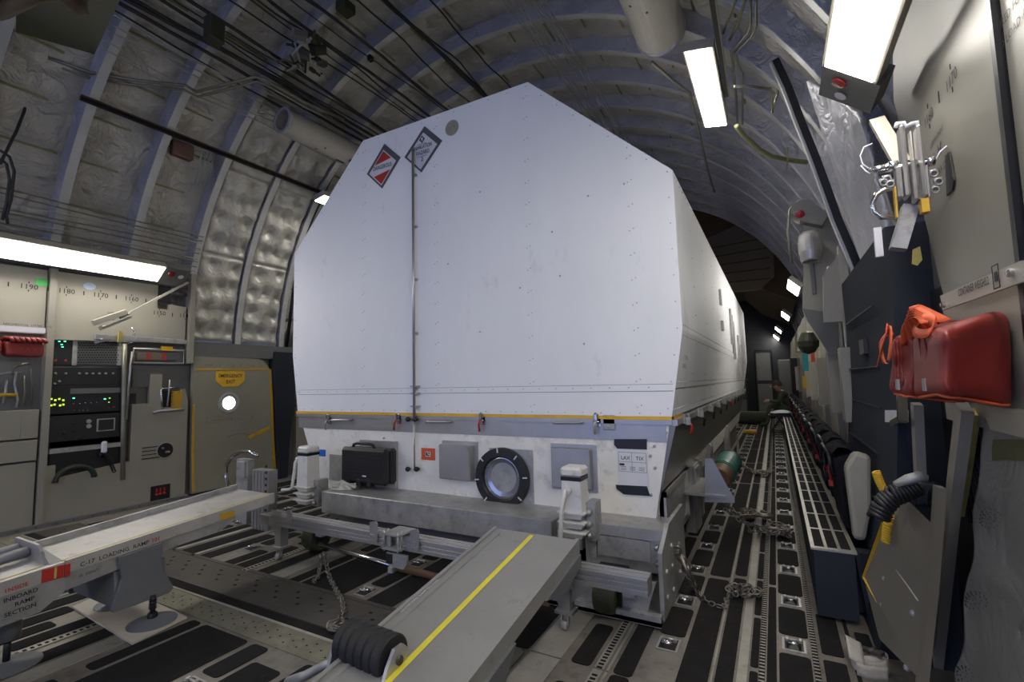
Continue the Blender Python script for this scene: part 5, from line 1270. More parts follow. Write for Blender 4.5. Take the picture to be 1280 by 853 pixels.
# hanging grey panel with duct nozzle
hp=thing('equipment_cover','grey green hinged panel hanging on the right wall under a round metal nozzle','panel',(.33,4.8,1.0))
Yh=4.7
pp=[(1000,262),(1006,300),(1003,388),(1010,402),(1035,440),(1043,446),(1052,430),(1052,330),(1042,262)]
mb=MB(); mb.poly([wy(a,b,Yh) for a,b in pp],(0,.03,0)); mb.build('panel_plate','panel2',hp)
mb=MB(); mb.poly([wy(a,b,Yh-.005) for a,b in ((1003,386),(1046,392),(1052,430),(1043,446),(1035,440),(1010,402))],(0,.005,0)); mb.build('dark_lower_part','panel3',hp)
mb=MB(); a=wy(1012,325,Yh-.012); b=wy(1021,368,Yh-.012); mb.box((a.x,a.y,b.z),(b.x,a.y+.01,a.z),.01); mb.build('slot','panel3',hp)
mb=MB(); mb.tube([wy(990,330,Yh),wy(985,290,Yh),wy(987,262,Yh),wy(1000,250,Yh),wy(1015,252,Yh)],.012,8); mb.tube([wy(1048,330,Yh-.3),wy(1052,420,Yh-.3),wy(1057,520,Yh-.3)],.016,8); mb.build('tube_frame','pipe',hp)
a=wy(1011,292,Yh-.10); b=wy(1012,322,Yh-.10); mb=MB(); mb.lathe([(.05,0),(.078,.03),(.085,.10),(.085,.17),(.070,.24),(.062,.25),(.055,.24),(.055,.12),(0,.1)],a+Vector((0,0,.01)),(0,-.05,-1),28); tag(mb.build('air_nozzle','alu'),'round bare metal air nozzle pointing down at the top of the hanging panel','nozzle')
mb=MB(); P=[wy(a,b,Yh-.1) for a,b in ((990,255),(1012,248),(1035,268),(1028,282),(1000,276),(988,266))]; mb.poly(P,(0,.15,0)); lampE=mb.build('lamp_end_box','panel3'); tag(lampE,'grey lamp end box with red lens above the metal nozzle','lamp box')
mb=MB(); mb.lathe([(.035,0),(.03,.008),(0,.01)],wy(1000,268,Yh-.102),(0,-1,-.3),16); mb.build('red_lens','redl',lampE)
# tags hanging beyond
for (px,py,w_,h_,m,l) in ((1007,453,9,22,'teal','teal tag hanging below the grey hinged panel'),(1016,446,6,14,'orange','small orange tag hanging below the grey hinged panel'),(1006,478,6,15,'gyel','yellow paper tag hanging on a string above the seat row')):
    a=wy(px-w_/2,py-h_/2,5.6); b=wy(px+w_/2,py+h_/2,5.6); mb=MB(); mb.box((a.x,5.6,b.z),(b.x,5.61,a.z)); mb.tube([((a.x+b.x)/2,5.605,a.z),((a.x+b.x)/2,5.605,a.z+.12)],.003,5); tag(mb.build('hanging_tag',m),l,'tag')
mb=MB(); c=wy(1010,427,5.2); mb.lathe([(0,0),(.05,.02),(.085,.07),(.09,.12),(.05,.2),(0,.22)],c-Vector((0,0,.12)),(0,0,1),18); tag(mb.build('stuffed_pouch','olive'),'olive stuffed pouch tucked under the grey hinged panel','pouch')
mb=MB(); mb.box(wy(1034,333,4.25),wy(1070,348,4.3)); mb.lathe([(.03,0),(.03,.02),(0,.022)],wy(1038,340,4.24),(0,-1,0),14); tag(mb.build('perforated_bracket','alu'),'perforated metal bracket at the top of the blue frame','bracket')
# ---- bracket mechanism in front of the right panel
me_=thing('litter_bracket','heavy grey hinged bracket with pins and steel loops beside the right wall panel','bracket',(.42,2.35,1.6))
Yb=2.05
B=lambda px,py,dy=0: wy(px,py,Yb+dy)
mb=MB()
for dx in (0,1): 
    x0,x1=((1122,1137),(1143,1158))[dx]
    a=B(x0,160);b=B(x1,248); mb.box((a.x,Yb-.03,b.z),(b.x,Yb+.03,a.z),.012)
a=B(1137,164);b=B(1143,205); mb.box((a.x,Yb,b.z),(b.x,Yb+.03,a.z)); a=B(1135,205);b=B(1146,255); mb.box((a.x,Yb-.05,b.z),(b.x,Yb+.01,a.z),.015)
a=B(1122,210);b=B(1128,250); mb.box((a.x-.01,Yb-.03,b.z),(b.x,Yb+.02,a.z),.01); a=B(1154,210);b=B(1162,250); mb.box((a.x,Yb-.03,b.z),(b.x,Yb+.02,a.z),.01)
mb.build('hinge_block','alu',me_)
mb=MB(); mb.cyl(B(1096,215),B(1166,201),.011,12); mb.tube([B(1088,213),B(1110,209)],.014,10,rad=[.008,.014]); mb.cyl(B(1110,209),B(1122,207),.018,12); mb.cyl(B(1158,203),B(1168,201),.016,10); mb.build('pin','chrome',me_)
mb=MB(); mb.tube([B(1120,236),B(1106,237),B(1096,243),B(1090,255),B(1093,265),B(1102,272),B(1120,271)],.009,10); mb.build('loop_handle','chrome',me_)
mb=MB(); a=B(1117,234,-.05);b=B(1123,272,-.05); mb.box((a.x,Yb-.055,b.z),(b.x,Yb-.03,a.z)); mb.build('yellow_plate','gyel',me_); mb=MB(); a=B(1146,255);b=B(1157,270); mb.box((a.x,Yb-.055,b.z),(b.x,Yb-.02,a.z)); mb.build('yellow_plate','gyel',me_)
mb=MB(); mb.tube([B(1120,160,.02),B(1121,155,.02),B(1130,154,.02),B(1132,158,.02),B(1140,155,.02),B(1146,153,.02),B(1147,159,.02)],.008,8); mb.build('top_clip','sw',me_)
mb=MB(); mb.bar(B(1138,258,.04),B(1122,312,.04),.045,.05,up=(0,1,0)); mb.build('arm','alud',me_); mb=MB(); mb.bar(B(1096,150,.3),B(1128,205,.1),.05,.02,up=(0,1,0)); mb.build('upper_arm','panel',me_)
mb=MB(); mb.tube([B(1088,212)]+[B(1083+8*math.cos(t)-4,205+20*math.sin(t)) for t in [PI*.9+PI*k/8 for k in range(0)]]+[B(1078,205),B(1075,195),B(1080,184),B(1090,180)],.0025,6); mb.tube([B(1088,218),B(1082,214),B(1076,207)],.0025,6); mb.tube([B(1170,200),B(1175,190),B(1183,183),B(1192,184)],.003,6); mb.build('lanyard','sw',me_)
for (a1,a2) in ((1108,222),(1112,228),(1104,226),(1166,215),(1168,235),(1172,225)):
    mb=MB(); c=B(a1,a2); mb.cyl(c-Vector((.012,0,0)),c+Vector((.012,0,0)),.009,10); mb.torus(c+Vector((0,-.01,-.01)),(0,1,.2),.010,.003,12,6); mb.build('shackle','alud',me_)
mb=MB(); a=wy(1092,285,2.35); b=wy(1105,320,2.35); mb.box((a.x,2.35,b.z),(b.x,2.37,a.z)); tag(mb.build('pale_block','sw'),'small pale strip fixed to the wrapped frame beside the loop handle','strip')
mb=MB(); mb.poly([wy(a,b,2.3) for a,b in ((1141,312),(1150,308),(1153,325),(1147,332),(1140,330))],(0,.004,0)); tag(mb.build('paper_tag','oldyel'),'tan paper tag hanging below the hinged bracket','tag')
# wide wrapped silver column behind the bracket
mb=MB()
E_=[(1012,100),(1028,150),(1048,215),(1070,290),(1090,360)]; F_=[(1085,150),(1095,200),(1108,250),(1118,310),(1122,400)]
def col(u,v):
    k=v*4; i=min(3,int(k)); f=k-i
    a=wy(*E_[i],3.6).lerp(wy(*E_[i+1],3.6),f); b=wy(*F_[i],2.75).lerp(wy(*F_[i+1],2.75),f)
    p=a.lerp(b,u); return p+Vector((.03*math.sin(u*PI)+.012*noise.noise(p*7),0,0))
mb.grid(col,14,30); cc=mb.build('frame_wrap','foilb'); 
m_=cc.modifiers.new('solid','SOLIDIFY'); m_.thickness=.02; tag(cc,'silver wrapped frame cover between the black strip and the grey wall panel','insulation blanket')
# ---- leaning grey door, lower right
dl=thing('stowed_door','grey stowed door panel with yellow edge leaning at the lower right','door panel',(.35,2.25,0))
dpts=[(1132,623),(1166,656),(1168,700),(1164,760),(1153,853),(1152,905),(1095,905),(1100,800),(1080,722),(1094,690)]
def dp(px,py,d=0): return wy(px,py,2.25+(px-1130)*-.006+d)
mb=MB(); mb.poly([dp(a,b) for a,b in dpts if b<900]+[],(0,.03,0)); mb.build('door_skin','stow',dl)
mb=MB(); mb.poly([dp(a,b,-.02) for a,b in ((1172,610),(1184,612),(1174,740),(1160,870),(1148,870),(1163,740))],(0,.05,0)); mb.build('edge_frame','stow',dl)
mb=MB()
for a,b in zip(((1104,655),(1080,722),(1100,755)),((1080,722),(1100,757),(1100,757))): mb.bar(dp(*a,-.004),dp(*b,-.004),.012,.004,up=(0,1,0))
mb.build('yellow_edge','gyel',dl)
mb=MB(); mb.bar(dp(1112,700,-.005),dp(1148,752,-.005),.004,.004,up=(0,1,0))
for a,b in ((1107,724),(1104,757),(1142,767),(1134,835)): mb.lathe([(.012,0),(.01,.008),(0,.01)],dp(a,b),(0,-1,0),10)
mb.build('latch_studs','alu',dl)
# coiled hoses
hc=thing('coiled_hose','black coiled hose looped over the top of the stowed grey door','hose',(.40,2.2,.72))
mb=MB(); 
path=[wy(a,b,2.15) for a,b in ((1098,648),(1104,632),(1116,620),(1132,614),(1145,606))]
def along(path,t):
    k=t*(len(path)-1); i=min(len(path)-2,int(k)); return path[i].lerp(path[i+1],k-i),(path[min(i+1,len(path)-1)]-path[i]).normalized()
def coil(mb,path,R,r,turns,n=None):
    n=n or turns*14; pts=[]
    for k in range(n+1):
        t=k/n; p,d=along(path,t); u=d.cross(Vector((0,1,0))).normalized(); w=u.cross(d); a=2*PI*turns*t; pts.append(p+(u*math.cos(a)+w*math.sin(a))*R)
    mb.tube(pts,r,6)
coil(mb,path,.028,.009,14); mb.build('hose_spiral','black',hc)
mb=MB(); mb.tube([wy(1118,606,2.1),wy(1135,600,2.1),wy(1150,596,2.1),wy(1160,598,2.1)],.016,8,rad=[.01,.018,.018,.01]); mb.build('hose_nozzle','alud',hc)
mb=MB()
for k in range(4): mb.tube([wy(1158+3*k+10*math.cos(t),625-12*math.sin(t)*1.6,2.2) for t in [-.6+4.2*j/14 for j in range(15)]],.011,7)
mb.build('hose_loops','black',hc)
for (pa,pb,l) in (((1095,590),(1106,615),'yellow coil spring sticking up beside the black coiled hose'),((1112,645),(1107,678),'yellow coil spring hanging below the black coiled hose')):
    mb=MB(); coil(mb,[wy(*pa,2.3),wy((pa[0]+pb[0])/2-1,(pa[1]+pb[1])/2,2.3),wy(*pb,2.3)],.011,.0045,11); tag(mb.build('coil_spring','spring'),l,'coil')
# ---- silver blanket at the lower right border
mb=MB()
tf=[(1233,645),(1217,748),(1200,838),(1262,700),(1275,780),(1260,560)]
def cur(u,v):
    py=520+360*v; pxl=1222-32*v; px=pxl+(1345-pxl)*u
    Yq=2.0-.55*u
    p=wy(px,py,Yq); d=min(math.hypot(px-a,(py-b)) for a,b in tf)
    h=.075*(1-math.exp(-(d/26)**1.3))+.035*noise.noise(Vector((u*4,v*6,1)))+.012*noise.noise(Vector((u*9,v*14,4)))
    return p+Vector((-.0,-h-.02*math.sin(u*PI),0))
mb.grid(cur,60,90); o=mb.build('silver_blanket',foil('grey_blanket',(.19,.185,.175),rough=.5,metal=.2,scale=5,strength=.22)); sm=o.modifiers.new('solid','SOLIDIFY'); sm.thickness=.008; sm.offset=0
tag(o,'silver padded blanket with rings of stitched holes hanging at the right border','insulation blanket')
mb=MB()
for (cx_,cy_) in ((1233,645),(1217,748),(1200,840)):
    for ring_,nn in ((14,16),(9,10),(4,5)):
        for k in range(nn):
            a=2*PI*k/nn; px=cx_+ring_*math.cos(a)*.95; py=cy_+ring_*.85*math.sin(a)
            v=(py-520)/360; pxl=1222-32*v; u=(px-pxl)/(1345-pxl)
            if u<0 or v>1: continue
            q=cur(max(0,u),v)+Vector((0,-.004,0)); mb.lathe([(.0045,-.004),(.0045,.003),(0,.0035)],q,(0,-1,0),6)
h=mb.build('stitched_holes','black',o)
mb=MB(); mb.grid(lambda u,v: cur(.12+.85*u,.075+.07*v)+Vector((-.006,-.014,0)),20,3); s=mb.build('olive_strap',mat('olive_webbing',(.06,.06,.02),.8,0,.15,30)); s.parent=o; s.location=s.location-o.location
# ---- webbing strap roll on floor
wr=thing('strap_roll','cream webbing strap roll with metal ratchet lying on the floor at the lower right','strap',(.30,2.48,0))
c=fz(1085,822,.0); c=Vector((.262,2.42,.0))
mb=MB()
pts=[]
for k in range(110):
    t=k/110; a=2*PI*4.2*t; R=.035+.032*t; pts.append((R*math.cos(a)*1.0,R*math.sin(a)*.8))
def rl(u,v):
    k=u*108; i=int(k); f=k-i; x=pts[i][0]*(1-f)+pts[i+1][0]*f; y=pts[i][1]*(1-f)+pts[i+1][1]*f
    return c+Vector((x,y+.02*v,.004+.05*v+.008*math.sin(u*40)))
mb.grid(rl,216,4); o=mb.build('webbing','web',wr); sm=o.modifiers.new('s','SOLIDIFY'); sm.thickness=.005
mb=MB(); mb.grid(lambda u,v: c+Vector((-.07+.05*v,-.06+.16*u,.06+.045*math.sin(PI*u)-.02*v)),12,4); mb.grid(lambda u,v: c+Vector((-.05+.10*u,-.065-.01*math.sin(u*4),.0+.05*v)),12,3); o=mb.build('webbing_tail','web',wr); sm=o.modifiers.new('s','SOLIDIFY'); sm.thickness=.004
mb=MB(); mb.bar(c+Vector((-.02,.03,.065)),c+Vector((.045,-.01,.075)),.03,.012); mb.cyl(c+Vector((0,.0,.07)),c+Vector((.03,.03,.075)),.01,8); mb.build('ratchet','rust',wr)
# ================================================================== OVERHEAD ITEMS
def duct(a,b,r,label,openend=True):
    
    t=thing('air_duct',label,'duct',(a+b)/2 if False else Vector(((a.x+b.x)/2,(a.y+b.y)/2,min(a.z,b.z)-r)))
    ax=(b-a).normalized(); L=(b-a).length
    mb=MB(); mb.lathe([(0,.3),(r*.86,.3),(r*.86,0.0),(r,0.0),(r,L),(r*.9,L),(0,L)],a,ax,40); mb.build('duct_tube','duct',t)
    mb=MB(); mb.lathe([(r*.80,.02),(r*.80,-.004),(r*1.03,-.004),(r*1.05,.02),(r*1.0,.03)],a,ax,40,cap=False); mb.build('rim','foilb',t)
    mb=MB()
    u=ax.cross(Vector((0,0,1))).normalized(); w=u.cross(ax)
    for (h,ang,sx,sy) in ((.55,-100,.05,.018),(.62,-60,.03,.02),(.30,-90,.008,.008),(.35,-60,.008,.008),(.86,-110,.05,.018),(.80,-70,.008,.008),(.45,-120,.008,.008)):
        an=math.radians(ang); n=(u*math.cos(an)+w*math.sin(an)); tt=ax.cross(n); c=a+ax*L*h+n*r*1.001
        mb.obox(c,ax,tt,n,sx,sy,.003)
    mb.build('slots','black',t)
    return t
DY0,DY1=3.05,4.65
a=Vector((-4.55,DY0,wy(352,150,DY0).z)); a=wy(353,150,3.05); b=Vector((a.x+.12,4.35,a.z)); b=wy(415,197,3.95)
b=Vector((a.x+.06,4.4,a.z-.02))
duct(a,b,.135,'white perforated air duct with open end at the upper left of the container')
a=wy(826,45,4.0); duct(Vector((a.x,4.0,a.z+.03)),Vector((a.x,2.2,a.z+.03)),.20,'white perforated air duct at the top edge right of the container peak')
# long rod left, thick bar right
mb=MB(); a=wx(100,122,-5.05); mb.bar(a,Vector((-5.0,5.2,a.z)),.03,.035); mb.use(1).bar(a+Vector((.02,0,.02)),Vector((-4.98,5.2,a.z+.02)),.01,.01); tag(mb.build('overhead_rail',['blackm','brown']),'long dark overhead rail running forward past the left air duct','rail')
a=wy(893,0,2.4); 
mb=MB(); z_=3.5; p0=wz(893,0,z_); p1=wz(908,118,z_); mb.bar(Vector((p0.x,1.6,z_)),Vector((p1.x,p1.y,z_)),.03,.05); mb.use(1).bar(Vector((p0.x+.02,1.6,z_)),Vector((p1.x+.02,p1.y,z_)),.008,.05); tag(mb.build('overhead_rail',['blackm','pipe']),'dark overhead rail beside the ceiling lamp right of the container','rail')
def pipe(pxs,z,r,m,lab,name='overhead_pipe',group=None,n=7):
    q=MB(); q.tube([wz(a,b,z) for a,b in pxs],r,n); tag(q.build(name,m),lab,'pipe',group)
pipe([(938,0),(938,30),(934,42),(914,64),(916,80),(920,120),(922,158)],3.55,.010,'pipe','thin bent overhead pipe, left of the pair beside the dark overhead rail')
pipe([(945,0),(945,32),(940,44),(919,66),(922,82),(928,92),(928,155)],3.55,.010,'pipe','thin bent overhead pipe, right of the pair beside the dark overhead rail')
pipe([(921,158),(930,170),(950,188),(965,196),(985,200),(1008,203)],3.2,.022,'greenp','thick green primer pipe curving right of the ceiling lamp')
pipe([(932,0),(922,30),(912,50)],3.6,.010,'greenp','slanting green rod at the top right')
pipe([(920,0),(908,30),(904,42)],3.6,.008,'greenp','thin slanting green rod next to the dark overhead rail')
pipe([(815,78),(838,98),(862,116),(870,150),(884,210),(893,240)],3.7,.013,'pipe','dark bent pipe left of the ceiling lamp')
pipe([(918,108),(940,108),(962,112)],3.3,.010,'pipe','short cross pipe right of the ceiling lamp')
for (p,q_,z) in (((963,110),(966,140),3.1),((972,118),(965,140),3.1),((985,185),(984,212),3.0)): 
    m_=MB(); m_.bar(wz(*p,z),wz(*q_,z),.012,.012); tag(m_.build('strut','greenp'),'short green strut braced on the right hull frames','strut','short green struts on the right hull frames')
pipe([(60,72),(110,90),(165,100),(232,107),(245,115),(320,96),(332,100),(375,125),(430,150)],3.9,.014,'pipe','kinked overhead pipe, upper of two across the top left')
pipe([(60,78),(110,97),(165,106),(232,113),(248,121),(322,102),(336,108),(380,133),(430,158)],3.88,.012,'pipe','kinked overhead pipe, lower of two across the top left')
# cables : black, along the hull
def hcable(th,y0,y1,r,m,lab,grp,seed,amp=.03,R=3.19,drift=0,freq=.7):
    q=MB(); pts=[]; n=int((y1-y0)/.15)
    for k in range(n+1):
        y=y0+(y1-y0)*k/n; t=math.radians(th+drift*(k/n)+amp*40*noise.noise(Vector((y*freq,seed*7.1,0))))
        sag=.5*amp*(math.sin(((y-FR0)/SP%1)*PI)); x,z=hull(t,R-sag); pts.append((x,y,z))
    q.tube(pts,r,6); tag(q.build('overhead_cable',m),lab,'cable',grp)
rr=random.Random(21)
for k in range(13): hcable(-36+(k*1.1 if k<8 else k*2.0-5),.6,11,rr.choice((.006,.008,.012,.016)),'cable','dark cable of the bundle along the upper left hull','dark cables along the upper left hull',k,.028,drift=rr.uniform(-3,3),freq=.55)
for k in range(5): hcable(-22+k*5.0,.9,10,.009,'cable','thin dark cable strung across the frames over the container','dark cables over the container',40+k,.06,3.2)
for k in range(3): hcable(-9+.35*k,.9,11,.014,'cable','thick black cable over the container peak','thick black cables over the container peak',60+k,.03,3.22,drift=2)
for k in range(10): hcable(11+k*.75,.8,12,.006,'cablew','thin pale cable of the bundle right of the container peak','pale cables right of the container peak',80+k,.03,3.14,drift=-1.5)
for k in range(6): hcable(-41+k*1.1,.5,5,.006,'cablew','pale wire along the dark bundle at the top left','pale wires at the top left',100+k,.05,3.12)
for k in range(9): hcable(-74+k*.9,.6,2.95,.007,'pipe' if k%3 else 'cablew','thin line running above the left wall lamp','lines above the left wall lamp',120+k,.015,3.2)
for k in range(3): hcable(-79+k*1.4,.5,2.95,.018,'panel3','dark conduit above the left wall lamp','conduits above the left wall lamp',140+k,.004,3.22)
# loose cable loops top left
for i,pp in enumerate(([(44,60),(40,95),(30,140),(20,165),(5,195),(0,205)],[(0,188),(12,196),(18,215),(14,250),(8,270),(10,280)],[(0,198),(8,205),(12,225),(8,255),(3,275)])):
    mb=MB(); mb.tube([wx(a,b,-5.35) for a,b in pp],.011,7); tag(mb.build('loose_cable','cable'),('long black cable hanging down the far left hull','outer loop of black cable above the left wall lamp','inner loop of black cable above the left wall lamp')[i],'cable')
# hydraulic cluster top left
hy=thing('valve_cluster','dark cluster of valves and fittings among the cables at the top left','valves',wz(385,60,4.35))
rr=random.Random(4)
for k in range(22):
    c=wz(368+rr.random()*40,40+rr.random()*45,4.3+rr.random()*.15); d=Vector((rr.uniform(-1,1),rr.uniform(-1,1),rr.uniform(-.4,.4))).normalized(); mb=MB()
    if k%3==0: mb.obox(c,d,d.cross(Vector((0,0,1))),Vector((0,0,1)),.05,.035,.03)
    elif k%3==1: mb.lathe([(.012,0),(.022,.01),(.022,.06),(.012,.07),(.012,.12),(0,.12)],c,d,10)
    else: mb.tube([c,c+d*.12,c+d*.2+Vector((0,0,-.05)),c+d*.3],.01,6)
    mb.build('fitting',rr.choice(('blackm','olive','pipe','alud')),hy)
for (px,py,w_,h_,Z,m,l) in ((268,38,.10,.20,4.0,'olive','olive junction box on the frame at the top left'),(432,10,.12,.10,4.7,'olive','olive plate hanging at the top edge among the cables'),(463,73,.05,.06,4.6,'black','small black clamp block above the left hazard placards'),(402,92,.02,.02,4.5,'black','tiny black clip on the cable bundle')):
    mb=MB(); c=wz(px,py,Z); mb.box(c-Vector((w_/2,w_*.6,h_/2)),c+Vector((w_/2,w_*.6,h_/2)),.008); tag(mb.build('junction_box',m),l,'box')
# pinkish box and wires between frames on the left
mb=MB(); c=wx(228,188,-5.2); mb.box(c-Vector((.05,.10,.08)),c+Vector((.03,.10,.08)),.01); bx=mb.build('equipment_box',mat('dull_pink_box',(.16,.085,.06),.6,0,.15)); tag(bx,'dull pinkish box mounted between the hull frames at the upper left','box')
for k in range(4):
    mb=MB(); a=wx(252+5*k,190,-5.15); b=wx(243+5*k,232,-5.3); mb.tube([a,(a+b)/2+Vector((.03,0,0)),b],.008,6); tag(mb.build('short_pipe','cablew'),'short pale pipe beside the pinkish box between the frames','pipe','short pale pipes beside the pinkish box')
# dark canvas and panel at top left corner
mb=MB()
def cv(u,v):
    px=-60+170*u; py=-40+60*v+12*math.sin(u*7)*v-14*u*v
    p=wz(px,py,3.25+.1*math.sin(u*8)*v); return p+Vector((0,0,-.06*noise.noise(Vector((u*5,v*4,2)))))
mb.grid(cv,30,14); o=mb.build('canvas_cover','tanf'); sm=o.modifiers.new('s','SOLIDIFY'); sm.thickness=.02; tag(o,'dull brown canvas hanging down at the top left corner','canvas')
mb=MB(); P=[wz(a,b,3.5) for a,b in ((20,18),(0,-60),(130,-60),(150,0),(118,68),(20,40))]; mb.poly(P,(0,0,.04)); tag(mb.build('dark_hatch_panel','olive'),'dark olive flat panel overhead behind the brown canvas','panel')
# ---- forward wing box bulkhead
mb=MB(); pts=[(HX+3.4*math.sin(math.radians(a)),10.6,HZ+3.4*math.cos(math.radians(a))) for a in range(66,-67,-6)]
pts=[(.15,10.6,2.75)]+[(.45,10.6,2.6)]+pts+[(-5.6,10.6,2.6),(-5.2,10.6,2.75),(-4.6,10.6,3.4),(-.6,10.6,3.4),(-.2,10.6,2.95)]
mb.poly(pts,(0,5.0,0)); struct(mb.build('trim_42','tanf'))
mb=MB()
Pn=[(880,300),(950,268),(966,300),(968,345),(950,362),(905,366),(885,340)]
mb.poly([wy(a,b,10.5) for a,b in Pn],(0,.08,0)); 
lp=mb.build('liner_panel','tan'); tag(lp,'tan ribbed liner panel high on the far bulkhead right of the container','panel')
mb=MB()
for k in range(5): mb.bar(wy(883,312+11*k,10.49),wy(963,296+13*k,10.49),.02,.02,up=(0,1,0))
mb.build('liner_rib','tanf',lp)
# far end clutter
rr=random.Random(8)
for i,(x,y,z0,w_,h_,m,l) in enumerate(((-.9,14.5,0,.5,1.1,'black','dark stowed crate at the far end of the aisle'),(-.25,15.2,0,.45,1.9,'blackm','dark tall cabinet at the far end of the aisle'),(.25,14.8,0,.3,1.6,'panel3','grey narrow locker at the far end of the aisle beside the seats'),(-1.6,15,0,.6,2.1,'blackm','dark cabinet partly hidden by the container at the far end'))):
    t=thing('far_cabinet',l,'cabinet',(x,y,z0)); mb=MB(); mb.box((x-w_/2,y,z0),(x+w_/2,y+.4,z0+h_),.02); mb.build('cabinet_body',m,t)
    mb=MB(); mb.box((x-w_/2+.05,y-.01,z0+.1),(x+w_/2-.05,y,z0+h_*.5)); mb.box((x-w_/2+.05,y-.01,z0+h_*.55),(x+w_/2-.05,y,z0+h_-.08)); mb.build('cabinet_door','panel3',t)
for i,(x,z,w_,h_,m,l) in enumerate(((-.55,.02,.5,.28,'suit','olive duffel bag lying on the floor beside the sitting person'),)):
    mb=MB(); c=Vector((x,13.3,.16)); mb.lathe([(0,-.4),(.11,-.38),(.15,-.3),(.15,.3),(.11,.38),(0,.4)],c,(1,.1,0),20); tag(mb.build('duffel_bag',m),l,'bag')
mb=MB(); mb.box((-.62,10.9,.005),(-.38,11.1,.08),.02); tag(mb.build('yellow_pouch','gyel'),'yellow pouch on the floor before the sitting person','pouch')
mb=MB(); mb.grid(lambda u,v: Vector((-.12+.42*u,11.15+.4*v,.42+.05*math.sin(PI*u)*math.sin(PI*v))),12,10); mb.grid(lambda u,v: Vector((-.12+.42*u,11.15+.4*v,.42-.04*math.sin(PI*u)*math.sin(PI*v))),12,10); mb.smooth=True
pw=thing('litter_table','dark folding stand with a white pillow in the aisle by the sitting person','stand',(.05,11.35,0))
mb.build('white_pillow','paper',pw); mb=MB(); mb.box((-.16,11.12,.35),(.26,11.6,.375))
for a,b in (((-.14,11.14,0),(.1,11.14,.36)),((.22,11.14,0),(-.02,11.14,.36)),((-.14,11.58,0),(.1,11.58,.36)),((.22,11.58,0),(-.02,11.58,.36))): mb.bar(a,b,.02,.02)
mb.build('stand_frame','black',pw)
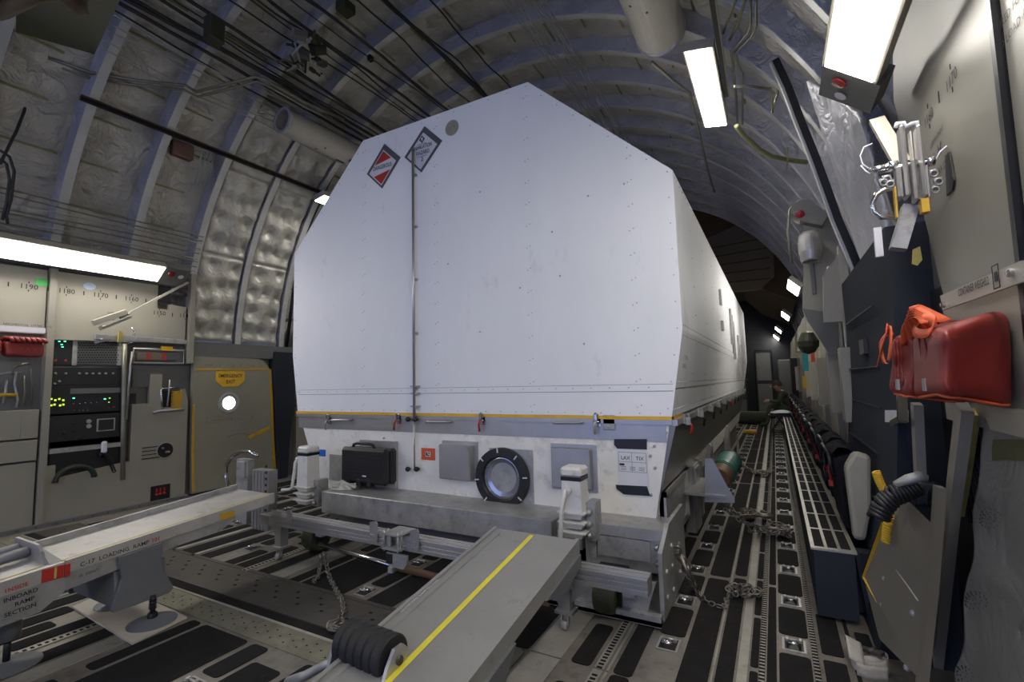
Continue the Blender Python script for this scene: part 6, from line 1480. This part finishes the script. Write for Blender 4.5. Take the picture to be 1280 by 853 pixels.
# ================================================================== PERSON sitting at the far seats
def person():
    me=bpy.data.meshes.new('skel'); 
    J={}
    def v(n,x,y,z,r): J[n]=(len(J),(x,y,z),r)
    X0,Y0=.30,12.6
    v('pelvis',X0,Y0,.46,.14); v('belly',X0-.05,Y0-.02,.58,.135); v('chest',X0-.14,Y0-.05,.72,.15); v('neck',X0-.22,Y0-.08,.84,.055); v('head0',X0-.25,Y0-.10,.89,.07); v('head',X0-.28,Y0-.12,.95,.088); v('crown',X0-.29,Y0-.12,1.01,.065)
    for s,k in ((-1,'l'),(1,'r')):
        v('hip'+k,X0-.03,Y0+.10*s,.43,.095); v('knee'+k,X0-.45,Y0-.02+.13*s,.50,.062); v('ank'+k,X0-.50,Y0-.02+.14*s,.09,.042); v('toe'+k,X0-.66,Y0-.04+.15*s,.045,.038)
        v('sh'+k,X0-.17,Y0-.05+.18*s,.78,.065); v('el'+k,X0-.26,Y0-.07+.21*s,.58,.043); v('wr'+k,X0-.42,Y0-.06+.10*s,.60,.028); v('ha'+k,X0-.48,Y0-.05+.07*s,.60,.032)
        for f in range(4): v('f%d'%f+k,X0-.56+.008*abs(f-1.5),Y0-.05+(.07-.025*(f-1.5))*s,.575,.010)
        v('th'+k,X0-.50,Y0-.05+.02*s,.63,.011)
    E=[('pelvis','belly'),('belly','chest'),('chest','neck'),('neck','head0'),('head0','head'),('head','crown')]
    for k in 'lr': E+=[('pelvis','hip'+k),('hip'+k,'knee'+k),('knee'+k,'ank'+k),('ank'+k,'toe'+k),('chest','sh'+k),('sh'+k,'el'+k),('el'+k,'wr'+k),('wr'+k,'ha'+k),('ha'+k,'th'+k)]+[('ha'+k,'f%d'%f+k) for f in range(4)]
    me.from_pydata([J[n][1] for n in J],[(J[a][0],J[b][0]) for a,b in E],[]); o=bpy.data.objects.new('skel',me); COL.objects.link(o)
    o.modifiers.new('s','SKIN'); 
    sv=me.skin_vertices[0].data if me.skin_vertices else None
    if sv is None:
        bpy.context.view_layer.objects.active=o; 
        import bmesh
        bm=bmesh.new(); bm.from_mesh(me); ly=bm.verts.layers.skin.verify(); bm.to_mesh(me); bm.free(); sv=me.skin_vertices[0].data
    for n in J: sv[J[n][0]].radius=(J[n][2],J[n][2]); sv[J[n][0]].use_root=(n=='pelvis')
    ss=o.modifiers.new('ss','SUBSURF'); ss.levels=2; ss.render_levels=2
    dg=bpy.context.evaluated_depsgraph_get(); ev=o.evaluated_get(dg); m2=bpy.data.meshes.new_from_object(ev)
    bpy.data.objects.remove(o)
    t=thing('person','person in olive flight suit sitting bent forward at the far end of the seats','person',(X0,Y0,0))
    for mm in ('suit','skin','black'): m2.materials.append(M[mm])
    m2.transform(Matrix.Translation(-Vector((X0,Y0,0))))
    for p in m2.polygons:
        c=p.center+Vector((X0,Y0,0)); p.use_smooth=True
        p.material_index=1 if (c.z>.83 or (c.x<X0-.43 and c.z>.565)) else (2 if c.z<.12 else 0)
    b=bpy.data.objects.new('body',m2); COL.objects.link(b); b.parent=t
    h=Vector((X0-.28,Y0-.12,.955))
    mb=MB(); mb.grid(lambda u,v: h+Vector((.02+.10*math.sin(v*PI*.58)*math.cos(2*PI*u),.097*math.sin(v*PI*.58)*math.sin(2*PI*u),.108*math.cos(v*PI*.58)+.01)),20,10); mb.build('hair',mat('brown_hair',(.05,.03,.02),.8,0,.2,30),t)
    mb=MB(); mb.lathe([(.0,0),(.018,.004),(.008,.03),(0,.035)],h+Vector((-.10,0,-.035)),(-1,0,.5),8)
    for s in (-1,1): mb.lathe([(.0,0),(.022,.004),(.024,.012),(0,.016)],h+Vector((.0,.093*s,-.02)),(0,s,0),10)
    mb.build('nose_and_ears','skin',t)
    mb=MB()
    for s in (-1,1): mb.lathe([(0,0),(.009,.002),(0,.005)],h+Vector((-.098,.035*s,-.005)),(-1,0,0),8)
    mb.box(h+Vector((-.101,-.022,-.066)),h+Vector((-.092,.022,-.061))); mb.build('eyes_and_mouth','black',t)
person()
